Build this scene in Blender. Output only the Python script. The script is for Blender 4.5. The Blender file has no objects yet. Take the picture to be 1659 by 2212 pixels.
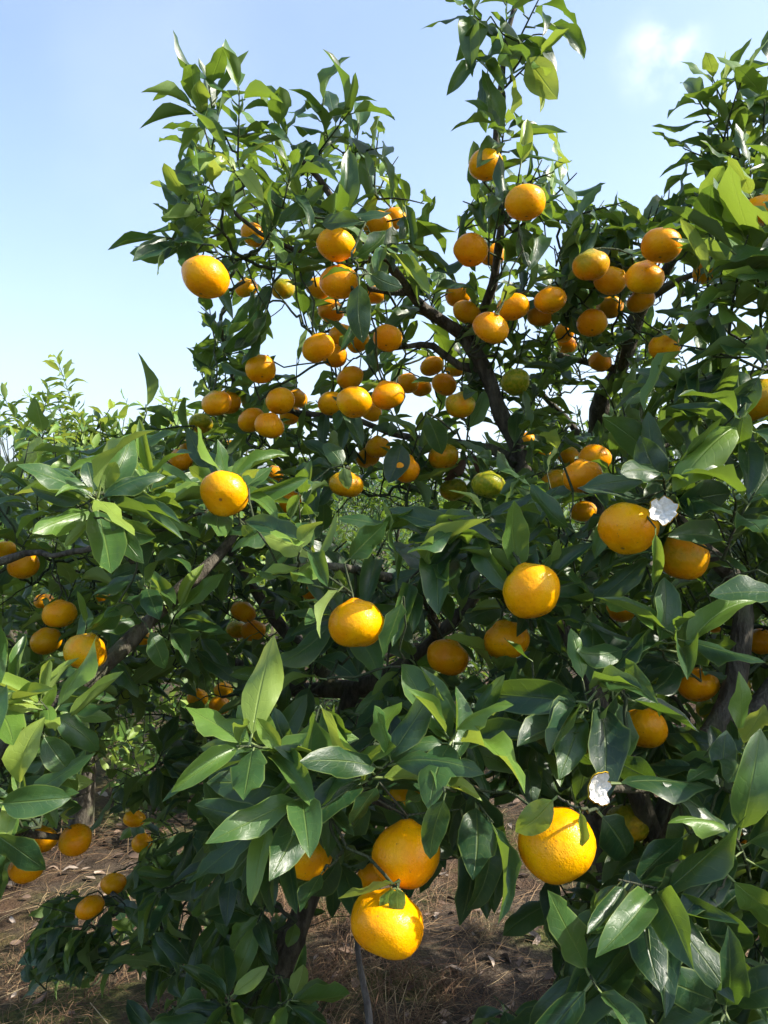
import bpy, bmesh, math, random
import numpy as np
from mathutils import Vector, Matrix, Quaternion, noise
R = math.radians
random.seed(11); np.random.seed(11)
scene = bpy.context.scene
COL = scene.collection

# ------------------------------------------------------------------ camera
CAMZ = 1.5; FPX = 1662.0; CX, CY = 829.5, 1106.0     # focal length and centre of the 1659x2212 view of the photo
cam = bpy.data.cameras.new('camera'); camo = bpy.data.objects.new('camera', cam); COL.objects.link(camo)
camo.location = (0, 0, CAMZ); camo.rotation_euler = (R(90), 0, 0)
cam.sensor_fit = 'VERTICAL'; cam.sensor_height = 24; cam.lens = 24*FPX/2212
cam.clip_start = 0.05; cam.clip_end = 6000
scene.camera = camo
scene.render.resolution_x, scene.render.resolution_y = 768, 1024

# ------------------------------------------------------------------ light
SUN_EL, SUN_AZ = 40, 97            # degrees; azimuth from +Y towards +X
SUN_STR, SKY_STR, EXPO = 4.9, 0.15, 1.2
world = bpy.data.worlds.new('World'); scene.world = world; world.use_nodes = True
wt = world.node_tree; wt.nodes.clear()
def wn(t, **k):
    n = wt.nodes.new(t)
    for a, b in k.items(): setattr(n, a, b)
    return n
sky = wn('ShaderNodeTexSky', sky_type='NISHITA', sun_disc=False, sun_elevation=R(SUN_EL), sun_rotation=R(SUN_AZ),
         altitude=50, air_density=1.0, dust_density=1.8, ozone_density=1.6)
bg = wn('ShaderNodeBackground'); bg.inputs[1].default_value = SKY_STR
wo = wn('ShaderNodeOutputWorld')
tc = wn('ShaderNodeTexCoord')
cd = Vector((0.361, 1, 0.587)).normalized()
dist = wn('ShaderNodeVectorMath', operation='DISTANCE'); dist.inputs[1].default_value = cd
cn = wn('ShaderNodeTexNoise'); cn.inputs['Scale'].default_value = 21; cn.inputs['Detail'].default_value = 5
mr = wn('ShaderNodeMapRange', interpolation_type='SMOOTHSTEP')
mr.inputs[1].default_value = 0.0; mr.inputs[2].default_value = 0.062; mr.inputs[3].default_value = 0.62; mr.inputs[4].default_value = 0
mr2 = wn('ShaderNodeMapRange', interpolation_type='SMOOTHSTEP')
mr2.inputs[1].default_value = 0.40; mr2.inputs[2].default_value = 0.80
mul = wn('ShaderNodeMath', operation='MULTIPLY')
wis = wn('ShaderNodeTexNoise'); wis.inputs['Scale'].default_value = 2.2; wis.inputs['Detail'].default_value = 4
mr3 = wn('ShaderNodeMapRange', interpolation_type='SMOOTHSTEP')
mr3.inputs[1].default_value = 0.5; mr3.inputs[2].default_value = 0.85; mr3.inputs[4].default_value = 0.10
add = wn('ShaderNodeMath', operation='ADD', use_clamp=True)
mix = wn('ShaderNodeMix', data_type='RGBA'); mix.inputs[7].default_value = (6.4, 6.6, 6.9, 1)
L = wt.links.new
L(tc.outputs['Generated'], dist.inputs[0]); L(tc.outputs['Generated'], cn.inputs['Vector']); L(tc.outputs['Generated'], wis.inputs['Vector'])
L(dist.outputs['Value'], mr.inputs[0]); L(cn.outputs[0], mr2.inputs[0]); L(mr.outputs[0], mul.inputs[0]); L(mr2.outputs[0], mul.inputs[1])
L(wis.outputs[0], mr3.inputs[0]); L(mul.outputs[0], add.inputs[0]); L(mr3.outputs[0], add.inputs[1])
L(sky.outputs[0], mix.inputs[6]); L(add.outputs[0], mix.inputs[0]); L(mix.outputs[2], bg.inputs[0]); L(bg.outputs[0], wo.inputs[0])

sd = bpy.data.lights.new('sun', 'SUN'); sd.energy = SUN_STR; sd.angle = R(0.53); sd.color = (1.0, 0.93, 0.82)
so = bpy.data.objects.new('sun', sd); COL.objects.link(so)
sdir = Vector((math.sin(R(SUN_AZ))*math.cos(R(SUN_EL)), math.cos(R(SUN_AZ))*math.cos(R(SUN_EL)), math.sin(R(SUN_EL))))
so.rotation_euler = sdir.to_track_quat('Z', 'Y').to_euler(); so.location = (6, 0, 6)

vs = scene.view_settings
vs.view_transform = 'Standard'; vs.look = 'None'; vs.exposure = EXPO; vs.gamma = 1; vs.use_curve_mapping = False
scene.render.engine = 'CYCLES'
scene.cycles.max_bounces = 8; scene.cycles.transparent_max_bounces = 8; scene.cycles.volume_bounces = 0

# ------------------------------------------------------------------ helpers
def P(x, y, d):
    return Vector(((x-CX)/FPX*d, d, CAMZ-(y-CY)/FPX*d))
def proj(p):
    return CX+p.x/p.y*FPX, CY-(p.z-CAMZ)/p.y*FPX
def rv(s=1.0):
    return Vector((random.gauss(0, 1), random.gauss(0, 1), random.gauss(0, 1)))*s
def link(o, parent=None):
    COL.objects.link(o)
    if parent:
        o.parent = parent; o.matrix_parent_inverse = Matrix.Translation(-parent.location)
    return o
def tag(o, label=None, cat=None, group=None, kind=None):
    if label: o['label'] = label
    if cat: o['category'] = cat
    if group: o['group'] = group
    if kind: o['kind'] = kind
    return o
def empty(name, loc):
    o = bpy.data.objects.new(name, None); o.location = loc; o.empty_display_size = 0.1; COL.objects.link(o); return o
def mesh_np(name, V, F, mat, UV=None, attr=None, smooth=True):
    """V (n,3); F (m,3) or (m,4) int; UV (n,2) per vertex; attr dict of per-vertex floats"""
    me = bpy.data.meshes.new(name)
    V = np.asarray(V, np.float32); F = np.asarray(F, np.int32); k = F.shape[1]
    me.vertices.add(len(V)); me.vertices.foreach_set('co', V.ravel())
    me.loops.add(F.size); me.loops.foreach_set('vertex_index', F.ravel())
    me.polygons.add(len(F)); me.polygons.foreach_set('loop_start', np.arange(0, F.size, k, dtype=np.int32))
    if UV is not None:
        l = me.uv_layers.new(name='UVMap'); l.data.foreach_set('uv', np.asarray(UV, np.float32)[F.ravel()].ravel())
    if attr:
        for a, v in attr.items():
            at = me.attributes.new(a, 'FLOAT', 'POINT'); at.data.foreach_set('value', np.asarray(v, np.float32))
    me.polygons.foreach_set('use_smooth', np.full(len(F), smooth, bool))
    me.materials.append(mat); me.update(calc_edges=True)
    return me
class Tubes:
    """collects tapered tubes into one mesh"""
    def __init__(s): s.V = []; s.F = []
    def add(s, pts, rad, sides=6, lump=0.0, cap=True):
        pts = [Vector(p) for p in pts]; n = len(pts); b0 = len(s.V); up = Vector((0.3, 0.9, 0.2))
        prev = None
        for i, p in enumerate(pts):
            t = (pts[min(i+1, n-1)]-pts[max(i-1, 0)])
            if t.length < 1e-9: t = Vector((0, 0, 1))
            t.normalize()
            if prev is None:
                a = t.cross(up)
                if a.length < 0.05: a = t.cross(Vector((1, 0, 0)))
            else: a = prev - t*prev.dot(t)
            a.normalize(); prev = a; b = t.cross(a)
            for j in range(sides):
                an = 2*math.pi*j/sides; r = rad[i]
                if lump: r *= 1+lump*noise.noise(p*23+Vector((math.cos(an), math.sin(an), 0))*0.9)
                s.V.append(p+(a*math.cos(an)+b*math.sin(an))*r)
        for i in range(n-1):
            for j in range(sides):
                q = b0+i*sides; k = (j+1) % sides
                s.F.append((q+j, q+k, q+sides+k, q+sides+j))
        if cap:
            c = len(s.V); s.V.append(pts[-1]+(pts[-1]-pts[-2]).normalized()*rad[-1]*0.6); q = b0+(n-1)*sides
            for j in range(sides): s.F.append((q+j, q+(j+1) % sides, c, c))
    def mesh(s, name, mat):
        me = bpy.data.meshes.new(name)
        me.from_pydata([tuple(v) for v in s.V], [], [f if f[2] != f[3] else f[:3] for f in s.F])
        for p in me.polygons: p.use_smooth = True
        me.materials.append(mat); return me
def spline(pts, rads, step=0.035):
    """Catmull-Rom through pts, resampled"""
    P0 = [pts[0]*2-pts[1]]+list(pts)+[pts[-1]*2-pts[-2]]
    out, ro = [], []
    for i in range(1, len(P0)-2):
        a, b, c, d = P0[i-1:i+3]; m = max(2, int((c-b).length/step))
        for k in range(m):
            t = k/m
            out.append(0.5*((2*b)+(c-a)*t+(2*a-5*b+4*c-d)*t*t+(3*b-a-3*c+d)*t**3))
            ro.append(rads[i-1]*(1-t)+rads[i]*t)
    out.append(pts[-1].copy()); ro.append(rads[-1])
    return out, ro

# ------------------------------------------------------------------ materials
class NT:
    def __init__(s, name):
        s.m = bpy.data.materials.new(name); s.m.use_nodes = True; s.t = s.m.node_tree; s.t.nodes.clear()
        s.out = s.n('ShaderNodeOutputMaterial')
    def n(s, t, **k):
        x = s.t.nodes.new(t)
        for a, b in k.items(): setattr(x, a, b)
        return x
    def l(s, a, b): s.t.links.new(a, b)
    def val(s, sock, v):
        if isinstance(v, (int, float, tuple)): sock.default_value = v
        else: s.l(v, sock)
    def math(s, op, a, b=0.0, clamp=False):
        x = s.n('ShaderNodeMath', operation=op, use_clamp=clamp); s.val(x.inputs[0], a); s.val(x.inputs[1], b); return x.outputs[0]
    def mr(s, v, a, b, c=0.0, d=1.0, smooth=True):
        x = s.n('ShaderNodeMapRange', interpolation_type='SMOOTHSTEP' if smooth else 'LINEAR')
        s.l(v, x.inputs[0])
        for i, q in enumerate((a, b, c, d)): x.inputs[i+1].default_value = q
        return x.outputs[0]
    def mix(s, f, a, b, blend='MIX'):
        x = s.n('ShaderNodeMix', data_type='RGBA', blend_type=blend)
        s.val(x.inputs[0], f); s.val(x.inputs[6], a); s.val(x.inputs[7], b); return x.outputs[2]
    def noise(s, vec, scale, detail=3, rough=0.5):
        x = s.n('ShaderNodeTexNoise'); x.inputs['Scale'].default_value = scale; x.inputs['Detail'].default_value = detail
        x.inputs['Roughness'].default_value = rough
        if vec is not None: s.l(vec, x.inputs['Vector'])
        return x.outputs[0]
    def ramp(s, f, stops):
        x = s.n('ShaderNodeValToRGB'); e = x.color_ramp.elements
        while len(e) < len(stops): e.new(0.5)
        for q, (p, c) in zip(e, stops): q.position = p; q.color = (*c, 1)
        s.l(f, x.inputs[0]); return x.outputs[0]
    def bump(s, h, strength, d):
        x = s.n('ShaderNodeBump'); x.inputs['Strength'].default_value = strength; x.inputs['Distance'].default_value = d
        s.l(h, x.inputs['Height']); return x.outputs[0]
    def pbsdf(s, col, rough, normal=None, spec=0.5):
        x = s.n('ShaderNodeBsdfPrincipled'); s.val(x.inputs['Base Color'], col); s.val(x.inputs['Roughness'], rough)
        x.inputs['Specular IOR Level'].default_value = spec
        if normal is not None: s.l(normal, x.inputs['Normal'])
        return x

def leaf_material(name, kind, far=False):
    k = NT(name)
    at = k.n('ShaderNodeAttribute', attribute_type=kind, attribute_name='tone'); tone = at.outputs['Fac']
    uv = k.n('ShaderNodeUVMap', uv_map='UVMap').outputs[0]
    sep = k.n('ShaderNodeSeparateXYZ'); k.l(uv, sep.inputs[0]); u = sep.outputs[0]
    v = k.math('ABSOLUTE', k.math('SUBTRACT', k.math('MULTIPLY', sep.outputs[1], 2.0), 1.0))
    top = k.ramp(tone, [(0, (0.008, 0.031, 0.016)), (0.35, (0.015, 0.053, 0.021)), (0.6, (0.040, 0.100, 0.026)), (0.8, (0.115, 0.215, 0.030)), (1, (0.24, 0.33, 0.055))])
    und = k.mix(0.62, top, (0.175, 0.25, 0.085, 1))
    if not far:
        # position on the leaf decides wear and veins
        off = k.n('ShaderNodeCombineXYZ'); k.l(k.math('MULTIPLY', tone, 97.0), off.inputs[2])
        va = k.n('ShaderNodeVectorMath', operation='ADD'); k.l(uv, va.inputs[0]); k.l(off.outputs[0], va.inputs[1])
        blot = k.noise(va.outputs[0], 3.2, 3)
        fine = k.noise(va.outputs[0], 26.0, 2)
        mid = k.mr(v, 0.015, 0.075, 1, 0)
        lat = k.math('SINE', k.math('ADD', k.math('MULTIPLY', k.math('SUBTRACT', u, k.math('MULTIPLY', v, 0.15)), 55.0), k.math('MULTIPLY', blot, 9.0)))
        latl = k.mr(lat, 0.86, 1.0, 0, 1)
        latl = k.math('MULTIPLY', latl, k.mr(v, 0.55, 0.95, 1, 0))
        edge = k.mr(v, 0.90, 0.985, 0, 1)
        yel = k.mix(0.55, top, (0.26, 0.34, 0.07, 1))
        top = k.mix(k.mr(blot, 0.35, 0.75, 0, 0.35), top, k.mix(0.5, top, (0.09, 0.15, 0.03, 1)))
        top = k.mix(k.math('MULTIPLY', mid, 0.45), top, yel)
        top = k.mix(k.math('MULTIPLY', latl, 0.16), top, yel)
        top = k.mix(k.math('MULTIPLY', edge, 0.7), top, yel)
        spot = k.mr(fine, 0.70, 0.76, 0, 0.5)
        top = k.mix(spot, top, (0.14, 0.13, 0.05, 1))
        und = k.mix(k.math('MULTIPLY', mid, 0.5), und, (0.33, 0.40, 0.16, 1))
        h = k.math('SUBTRACT', k.math('MULTIPLY', blot, 0.8), k.math('ADD', k.math('MULTIPLY', mid, 0.6), k.math('MULTIPLY', latl, 0.07)))
        h = k.math('ADD', h, k.math('MULTIPLY', fine, 0.12))
        nrm = k.bump(h, 0.55, 0.0022)
    else: nrm = None
    geo = k.n('ShaderNodeNewGeometry'); back = geo.outputs['Backfacing']
    col = k.mix(back, top, und)
    dry = k.mr(tone, 1.2, 1.3, 0, 1)
    col = k.mix(dry, col, (0.13, 0.075, 0.055, 1))
    rough = k.math('ADD', k.math('MULTIPLY', back, 0.22), 0.52 if far else 0.38)
    b = k.pbsdf(col, rough, nrm, 0.5)
    tr = k.n('ShaderNodeBsdfTranslucent')
    tcol = k.mix(dry, k.ramp(tone, [(0, (0.10, 0.20, 0.016)), (0.6, (0.25, 0.38, 0.03)), (1, (0.50, 0.57, 0.07))]), (0.15, 0.07, 0.03, 1))
    k.l(tcol, tr.inputs[0])
    if nrm is not None: k.l(nrm, tr.inputs[1])
    ms = k.n('ShaderNodeMixShader'); ms.inputs[0].default_value = 0.30
    k.l(b.outputs[0], ms.inputs[1]); k.l(tr.outputs[0], ms.inputs[2]); k.l(ms.outputs[0], k.out.inputs[0])
    return k.m
M_LEAF = leaf_material('leaf', 'OBJECT')
M_MASS = leaf_material('leaf_mass', 'GEOMETRY')
M_FAR = leaf_material('leaf_far', 'GEOMETRY', True)
M_FARO = leaf_material('leaf_far_single', 'OBJECT', True)

def bark_material(name, c1, c2, c3):
    k = NT(name); tcn = k.n('ShaderNodeTexCoord').outputs['Object']
    mp = k.n('ShaderNodeMapping'); mp.inputs['Scale'].default_value = (1, 1, 0.35); k.l(tcn, mp.inputs[0])
    n1 = k.noise(mp.outputs[0], 60, 4, 0.65); n2 = k.noise(tcn, 14, 3); n3 = k.noise(mp.outputs[0], 240, 2)
    col = k.mix(k.mr(n1, 0.35, 0.7), (*c1, 1), (*c2, 1))
    col = k.mix(k.mr(n2, 0.52, 0.68, 0, 0.7), col, (*c3, 1))
    nrm = k.bump(k.math('ADD', n1, k.math('MULTIPLY', n3, 0.5)), 0.9, 0.006)
    b = k.pbsdf(col, 0.85, nrm, 0.25); k.l(b.outputs[0], k.out.inputs[0]); return k.m
M_BARK = bark_material('bark', (0.045, 0.038, 0.028), (0.13, 0.115, 0.09), (0.12, 0.125, 0.07))
M_TWIG = bark_material('twig', (0.035, 0.05, 0.022), (0.06, 0.075, 0.035), (0.07, 0.06, 0.045))
M_STICK = bark_material('grey_stick', (0.11, 0.10, 0.10), (0.22, 0.205, 0.20), (0.16, 0.15, 0.14))

def fruit_material():
    k = NT('mandarin_skin'); tcn = k.n('ShaderNodeTexCoord').outputs['Object']
    oi = k.n('ShaderNodeObjectInfo').outputs['Random']
    gr = k.n('ShaderNodeAttribute', attribute_type='OBJECT', attribute_name='green').outputs['Fac']
    off = k.n('ShaderNodeCombineXYZ'); k.l(k.math('MULTIPLY', oi, 50.0), off.inputs[0])
    va = k.n('ShaderNodeVectorMath', operation='ADD'); k.l(tcn, va.inputs[0]); k.l(off.outputs[0], va.inputs[1]); vec = va.outputs[0]
    sep = k.n('ShaderNodeSeparateXYZ'); k.l(tcn, sep.inputs[0]); z = sep.outputs[2]
    big = k.noise(vec, 1.7, 3); small = k.noise(vec, 9, 3)
    org = k.mix(k.mr(big, 0.3, 0.7), (0.80, 0.29, 0.0, 1), (0.86, 0.43, 0.0, 1))
    org = k.mix(k.math('MULTIPLY', oi, 0.5), org, (0.78, 0.215, 0.001, 1))
    # green shoulder first, then the whole skin
    g = k.math('ADD', k.math('ADD', k.math('MULTIPLY', gr, 1.55), k.math('MULTIPLY', z, 0.55)), k.math('MULTIPLY', k.math('SUBTRACT', big, 0.5), 1.3))
    gm = k.mr(g, 0.35, 1.25, 0, 1)
    green = k.mix(k.mr(small, 0.4, 0.65), (0.20, 0.235, 0.012, 1), (0.36, 0.31, 0.012, 1))
    col = k.mix(gm, org, green)
    # scar at the blossom end and russet freckles
    x2 = k.math('ADD', k.math('POWER', sep.outputs[0], 2.0), k.math('POWER', sep.outputs[1], 2.0))
    rr = k.math('ADD', k.math('SQRT', x2), k.math('MULTIPLY', k.mr(z, -0.2, 0.0, 0, 1), 5.0))
    scar = k.mr(rr, 0.018, 0.05, 1, 0)
    col = k.mix(k.math('MULTIPLY', scar, 0.85), col, (0.16, 0.075, 0.03, 1))
    fr = k.mr(k.noise(vec, 22, 2), 0.66, 0.74, 0, 0.65)
    col = k.mix(fr, col, (0.30, 0.13, 0.02, 1))
    rub = k.mr(k.noise(vec, 4.5, 5, 0.7), 0.60, 0.75, 0, 0.22)
    col = k.mix(rub, col, (0.55, 0.22, 0.01, 1))
    vo = k.n('ShaderNodeTexVoronoi'); vo.inputs['Scale'].default_value = 34; k.l(vec, vo.inputs['Vector'])
    h = k.math('ADD', k.mr(vo.outputs['Distance'], 0.0, 0.45, 0, 1), k.math('MULTIPLY', small, 1.2))
    nrm = k.bump(h, 0.16, 0.010)
    b = k.pbsdf(col, k.mr(small, 0.3, 0.7, 0.24, 0.36), nrm, 0.22)
    k.l(b.outputs[0], k.out.inputs[0]); return k.m
M_FRUIT = fruit_material()
def plain(name, c, rough=0.7, c2=None, scale=40, bump=0.3, bd=0.003, spec=0.3):
    k = NT(name); tcn = k.n('ShaderNodeTexCoord').outputs['Object']; n = k.noise(tcn, scale, 4, 0.6)
    col = k.mix(k.mr(n, 0.3, 0.7), (*c, 1), (*(c2 or c), 1))
    b = k.pbsdf(col, rough, k.bump(n, bump, bd), spec); k.l(b.outputs[0], k.out.inputs[0]); return k.m
M_CALYX = plain('calyx', (0.07, 0.11, 0.03), 0.7, (0.13, 0.13, 0.05))
M_PITH = plain('peel_pith', (0.62, 0.60, 0.53), 0.95, (0.76, 0.74, 0.68), 300, 0.5, 0.002)
M_RIND = plain('peel_rind', (0.72, 0.42, 0.02), 0.5, (0.6, 0.40, 0.02), 300)

# ------------------------------------------------------------------ setting: ground, hills
def ground_material():
    k = NT('ground'); tcn = k.n('ShaderNodeTexCoord').outputs['Object']
    a = k.noise(tcn, 1.6, 5, 0.6); b_ = k.noise(tcn, 9, 5, 0.7); c = k.noise(tcn, 60, 4, 0.7); d = k.noise(tcn, 0.9, 4, 0.6)
    soil = k.mix(k.mr(b_, 0.3, 0.7), (0.030, 0.023, 0.018, 1), (0.095, 0.072, 0.052, 1))
    soil = k.mix(k.mr(c, 0.55, 0.8, 0, 0.7), soil, (0.20, 0.155, 0.105, 1))
    soil = k.mix(k.mr(a, 0.46, 0.62, 0, 0.8), soil, k.mix(k.mr(c, 0.4, 0.6), (0.035, 0.05, 0.012, 1), (0.11, 0.115, 0.03, 1)))
    soil = k.mix(k.mr(d, 0.52, 0.66, 0, 0.6), soil, (0.12, 0.068, 0.04, 1))
    far = k.n('ShaderNodeSeparateXYZ'); k.l(tcn, far.inputs[0])
    soil = k.mix(k.mr(far.outputs[1], 25, 90, 0, 1), soil, (0.05, 0.085, 0.03, 1))
    h = k.math('ADD', k.math('MULTIPLY', b_, 0.8), k.math('MULTIPLY', c, 0.5))
    s = k.pbsdf(soil, 0.95, k.bump(h, 1.0, 0.03), 0.15); k.l(s.outputs[0], k.out.inputs[0]); return k.m
def gh(x, y):
    r = math.hypot(x, y-3)
    f = max(0.0, 1-r/40)
    return f*(0.05*noise.noise(Vector((x*0.7, y*0.7, 0)))+0.022*noise.noise(Vector((x*3.1, y*3.1, 4)))+0.010*noise.noise(Vector((x*11, y*11, 9))))
n = 190
g1 = [math.sinh((i/n*2-1)*7.4)/math.sinh(7.4) for i in range(n+1)]
XS = [v*3000 for v in g1]; YS = [3+v*3000 for v in g1]
V = [(x, y, gh(x, y)) for y in YS for x in XS]
F = [(j*(n+1)+i, j*(n+1)+i+1, (j+1)*(n+1)+i+1, (j+1)*(n+1)+i) for j in range(n) for i in range(n)]
o = link(bpy.data.objects.new('ground', mesh_np('ground', V, F, ground_material()))); tag(o, kind='structure')
# hills: a wooded ridge about a kilometre off
k = NT('hill_forest'); tcn = k.n('ShaderNodeTexCoord').outputs['Object']
k.l(k.pbsdf(k.mix(k.mr(k.noise(tcn, 0.03, 5, 0.7), 0.35, 0.65), (0.035, 0.06, 0.03, 1), (0.085, 0.11, 0.05, 1)), 0.95, k.bump(k.noise(tcn, 0.05, 5, 0.7), 1, 9), 0.1).outputs[0], k.out.inputs[0])
V, F = [], []; na, nr = 160, 22
for i in range(na+1):
    an = R(-75+150*i/na)
    top = 78+34*noise.noise(Vector((an*2.6+3.1, 1.7, 0)))+16*noise.noise(Vector((an*8, 5, 0)))+5*noise.noise(Vector((an*31, 2, 0)))
    for j in range(nr+1):
        t = j/nr; rr = 620+700*t
        prof = math.sin(min(1, t*1.25)*math.pi/2)**1.3 if t < 0.8 else 1-(t-0.8)*2
        V.append((rr*math.sin(an), rr*math.cos(an), -1+top*prof*(1+0.16*noise.noise(Vector((an*14, t*5, 3))))))
for i in range(na):
    for j in range(nr):
        q = i*(nr+1)+j; F.append((q, q+nr+1, q+nr+2, q+1))
o = link(bpy.data.objects.new('hills', mesh_np('hills', V, F, k.m))); tag(o, kind='structure')
# haze
bm = bmesh.new(); bmesh.ops.create_cube(bm, size=1)
me = bpy.data.meshes.new('haze')
for v in bm.verts: v.co = Vector((v.co.x*3600, v.co.y*2000+800, v.co.z*162+79))
bm.to_mesh(me); bm.free()
k = NT('haze'); pv = k.n('ShaderNodeVolumePrincipled'); pv.inputs['Color'].default_value = (0.80, 0.88, 1, 1); pv.inputs['Density'].default_value = 0.0006
pv.inputs['Anisotropy'].default_value = 0.2; k.l(pv.outputs[0], k.out.inputs['Volume']); me.materials.append(k.m)
HAZE = link(bpy.data.objects.new('haze', me)); tag(HAZE, 'pale daylight haze in the air over the orchard', 'haze', kind='stuff')

# ------------------------------------------------------------------ leaf shapes
def leaf_shape(seed, nu=8, nv=4, hard=1.0):
    rn = random.Random(seed)
    wid = rn.uniform(0.33, 0.43); curl = rn.uniform(-1.35, 0.6)*hard; fold = rn.uniform(0.12, 0.7); tw = rn.uniform(-0.6, 0.6)*hard
    wa = rn.uniform(0.04, 0.17)*hard; wf = rn.uniform(1.2, 2.6); ph = rn.uniform(0, 6.28); peak = rn.uniform(0.82, 1.0); side = rn.uniform(-0.22, 0.22)
    roll = rn.choice([0, 0, 0.5, -0.5, -0.8])*hard; blunt = rn.uniform(0.6, 0.9)
    V, UVs = [], []
    pet = 0.11
    y, z = pet, 0.0; dt = 1.0/nu; rows = []
    for i in range(nu+1):
        t = i/nu
        if i:
            th = curl*(t-0.12); y += math.cos(th)*dt*(1-pet); z += math.sin(th)*dt*(1-pet)
        f = max(0.02, math.sin(math.pi*t**peak)**blunt*(1.02-0.10*t)) if 0 < t < 1 else (0.035 if t == 0 else 0.012)
        w = 0.5*wid*f; lat = side*math.sin(math.pi*t)*0.18
        tws = tw*(t-0.1)
        for j in range(nv+1):
            v = j/nv*2-1
            fa = fold*(1-0.35*t)+roll*abs(v)*math.sin(math.pi*t)
            x = v*w*math.cos(fa); zz = abs(v)*w*math.sin(fa)+wa*w*2.2*math.sin(2*math.pi*wf*t+ph+(1.3 if v > 0 else 0))*v*v*min(1, 4*t)
            xr = x*math.cos(tws)-zz*math.sin(tws); zr = x*math.sin(tws)+zz*math.cos(tws)
            V.append((xr+lat, y-math.sin(curl*(t-0.12))*zr*0.5, z+zr)); UVs.append((t, v*0.5+0.5))
    F = []
    for i in range(nu):
        for j in range(nv):
            q = i*(nv+1)+j; F.append((q, q+1, q+nv+2, q+nv+1))
    # petiole: a thin three-sided stalk
    b0 = len(V); r = 0.016
    for yy, rr in ((0, r*1.2), (pet*1.25, r*0.7)):
        for j in range(3):
            an = 2*math.pi*j/3+0.5; V.append((rr*math.cos(an), yy, rr*math.sin(an)-0.012)); UVs.append((0.02, 0.5))
    for j in range(3):
        kx = (j+1) % 3; F.append((b0+j, b0+kx, b0+3+kx, b0+3+j))
    return np.array(V), np.array(F), np.array(UVs), wid
NVAR = 28
LV = [leaf_shape(s) for s in range(100, 100+NVAR)]
LFAR = [leaf_shape(s, 4, 2) for s in range(300, 310)]
LMESH = [mesh_np('leaf', v, f, M_LEAF, u) for v, f, u, w in LV]
LMESHF = [mesh_np('leaf', v, f, M_FARO, u) for v, f, u, w in LFAR]
class Leaf:
    __slots__ = ('mat', 'var', 'tone', 'vis', 'size', 'base', 'axis')
def make_leaf(base, axis, nrm, length, var, tone, wscale=1.0):
    y = axis.normalized(); z = nrm-y*nrm.dot(y)
    if z.length < 1e-4: z = y.orthogonal()
    z.normalize(); x = y.cross(z)
    m = Matrix(((x.x*length*wscale, y.x*length, z.x*length, base.x), (x.y*length*wscale, y.y*length, z.y*length, base.y),
                (x.z*length*wscale, y.z*length, z.z*length, base.z), (0, 0, 0, 1)))
    l = Leaf(); l.mat = m; l.var = var; l.tone = tone; l.vis = 0; l.size = length; l.base = base; l.axis = y*length
    return l
def mass_mesh(name, leaves, shapes, mat):
    Vs, Fs, Us, Ts = [], [], [], []; b = 0
    for l in leaves:
        v, f, u, w = shapes[l.var]; m = np.array(l.mat)
        Vs.append(v@m[:3, :3].T+m[:3, 3]); Fs.append(f+b); Us.append(u); Ts.append(np.full(len(v), l.tone)); b += len(v)
    return mesh_np(name, np.concatenate(Vs), np.concatenate(Fs), mat, np.concatenate(Us), {'tone': np.concatenate(Ts)})

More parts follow.
